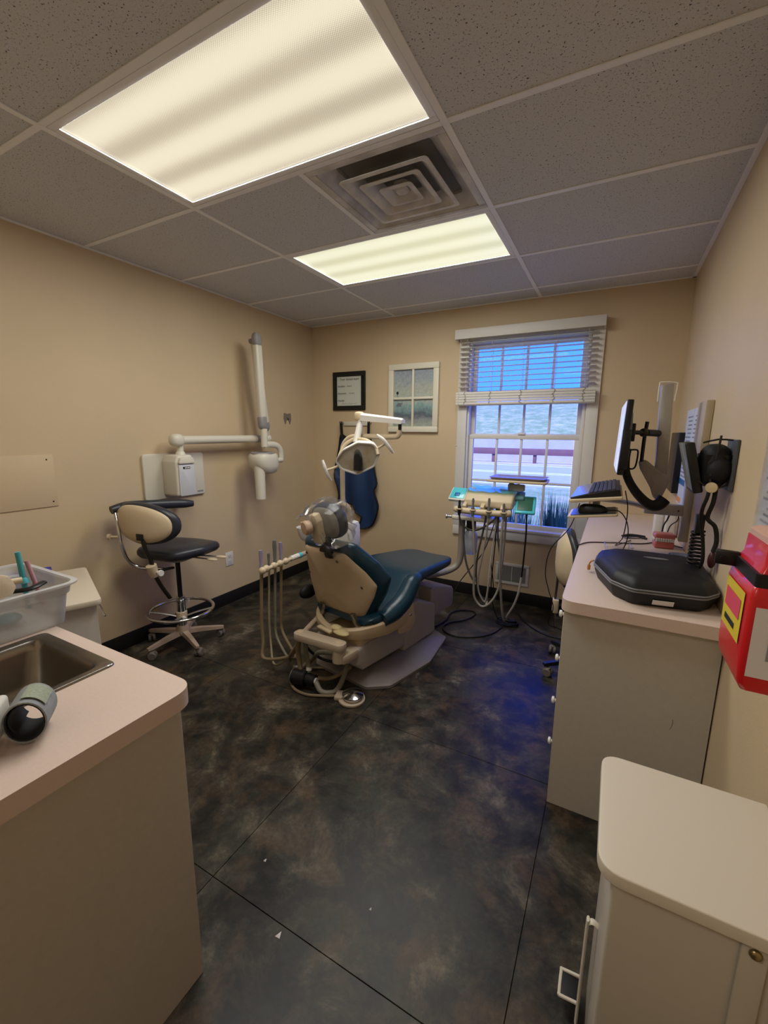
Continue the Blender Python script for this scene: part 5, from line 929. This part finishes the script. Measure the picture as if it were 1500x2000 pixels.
part('zip_pull', G().tube([(.57, 1.02, .91), (.552, 1.03, .90), (.545, 1.035, .885)], .003, 6, 3).box((.545, 1.035, .872), (.012, .012, .022), .003), mat('amber_pull', '#b97a2a', .4), cs)
pb2 = thing('clear_plastic_box', 'small empty clear plastic box behind the black case', 'box', (.655, 1.42, .85), .15)
part('box', G().loft([[Vector((q[0], q[1], z)) for q in rrect(w, d, .01, 3)] for z, w, d in ((.002, .10, .10), (.045, .115, .115), (.045, .112, .112), (.004, .097, .097))]), clear_m, pb2, True); part('edge', G().tube([(q[0], q[1], .046) for q in rrect(.116, .116, .01, 3)], .0016, 6, 1, closed=True), acry_m, pb2, True)
for k, (x, y, a) in enumerate(((.765, 1.43, .1), (.835, 1.46, -.05))): solo('index_card', G().box((x, y, .8525 + k * .002), (.09, .13, .0012), 0, (0, 0, a)), pb, ('pale blue card lying flat next to the clear plastic box', 'pale blue card lying flat beside the blue tape roll')[k], 'card')
tp = thing('tape_roll', 'roll of blue tape on the worktop between the black case and the jaw model', 'tape', (.905, 1.40, .851))
part('roll', G().lathe((.905, 1.40, .851), [(.036, 0), (.046, 0), (.046, .034), (.036, .034), (.036, 0)], 32), blue_m, tp); part('core', G().lathe((.905, 1.40, .851), [(.033, .0), (.036, .0), (.036, .0345), (.033, .0345), (.033, 0)], 32), mat('pale_core', '#a9b8c9', .6), tp)
ty = thing('tooth_model', 'pink dental jaw model with white teeth on the computer worktop', 'model', (.862, 1.68, .85), .1)
part('lower_gum', G().box((0, 0, .018), (.088, .07, .036), .008, (0, 0, 0), 3), pink_m, ty, True); part('upper_gum', G().box((0, 0, .062), (.09, .072, .03), .008, (0, 0, 0), 3), pink_m, ty, True)
part('hinge', G().bx(-.04, .04, .02, .034, .03, .06), steel, ty, True)
for k in range(8):
    for z in (.0405, .049): part('tooth', G().sph((-.036 + k * .0103, -.034, z), (.0052, .006, .006), 10, 6, .8), white_pl, ty, True)
for k in range(5): part('tooth', G().sph((-.044, -.025 + k * .012, .045), (.006, .0055, .008), 10, 6, .8), white_pl, ty, True)
solo('power_adapter', G().tube([(.68, 1.80, .862), (.72, 1.825, .866), (.79, 1.85, .862)], [.008, .013, .008], 8, 4, flat=(.7, 1.6)).tube([(.70, 1.84, .858), (.75, 1.84, .862), (.80, 1.82, .856)], .006, 8, 4), black_pl, 'bundle of black plugs and cable ends on the worktop below the keyboard', 'cable')
solo('worktop_cable', G().tube([(.474, 1.50, .80), (.47, 1.50, .845), (.482, 1.505, .8545), (.52, 1.58, .854), (.62, 1.63, .854), (.75, 1.68, .854), (.80, 1.72, .854), (.85, 1.78, .854), (.95, 1.70, .854)], .003, 6, 6), black_w, 'black cable crossing the computer worktop past the jaw model', 'cable')
for k, (x, y, h_) in enumerate(((.865, 2.06, .16), (.915, 1.98, .13))):
    solo('white_dispenser', G().prism(rrect(.05, .06, .01, 3), h_, Matrix.Translation((x, y, .85)), .004), white_pl, ('tall white dispenser box on the worktop behind the jaw model', 'short white dispenser box on the worktop by the wall behind the jaw model')[k], 'dispenser')
solo('hanging_cable', G().tube([(.87, 1.62, 1.05), (.865, 1.66, 1.0), (.86, 1.74, .95), (.86, 1.79, .856)], .004, 6, 5).tube([(.90, 1.60, 1.06), (.91, 1.67, 1.0), (.89, 1.75, .95), (.88, 1.80, .856)], .003, 6, 5), black_w, 'black cables hanging from the wall arm behind the jaw model', 'cable')
# ---------------------------------------------------------------- scraps on the floor
for k, (x, y, s, d) in enumerate(((-.126, -.175, .012, 'white torn paper scrap on the dark floor between the sink cabinet and the waste bin'), (.072, .010, .006, 'tiny white crumb on the dark floor in the middle of the walkway'), (-.315, -.03, .007, 'white chip on the dark floor against the sink cabinet end'))):
    solo('paper_scrap', G().add([(x - s * .6, y - s * .6, .0006), (x + s * .7, y - s * .5, .0008), (x + s * .1, y + s * .9, .002), (x - s * .1, y, .0045)], [(0, 1, 3), (1, 2, 3), (2, 0, 3), (0, 2, 1)]), paper_m, d, 'scrap')
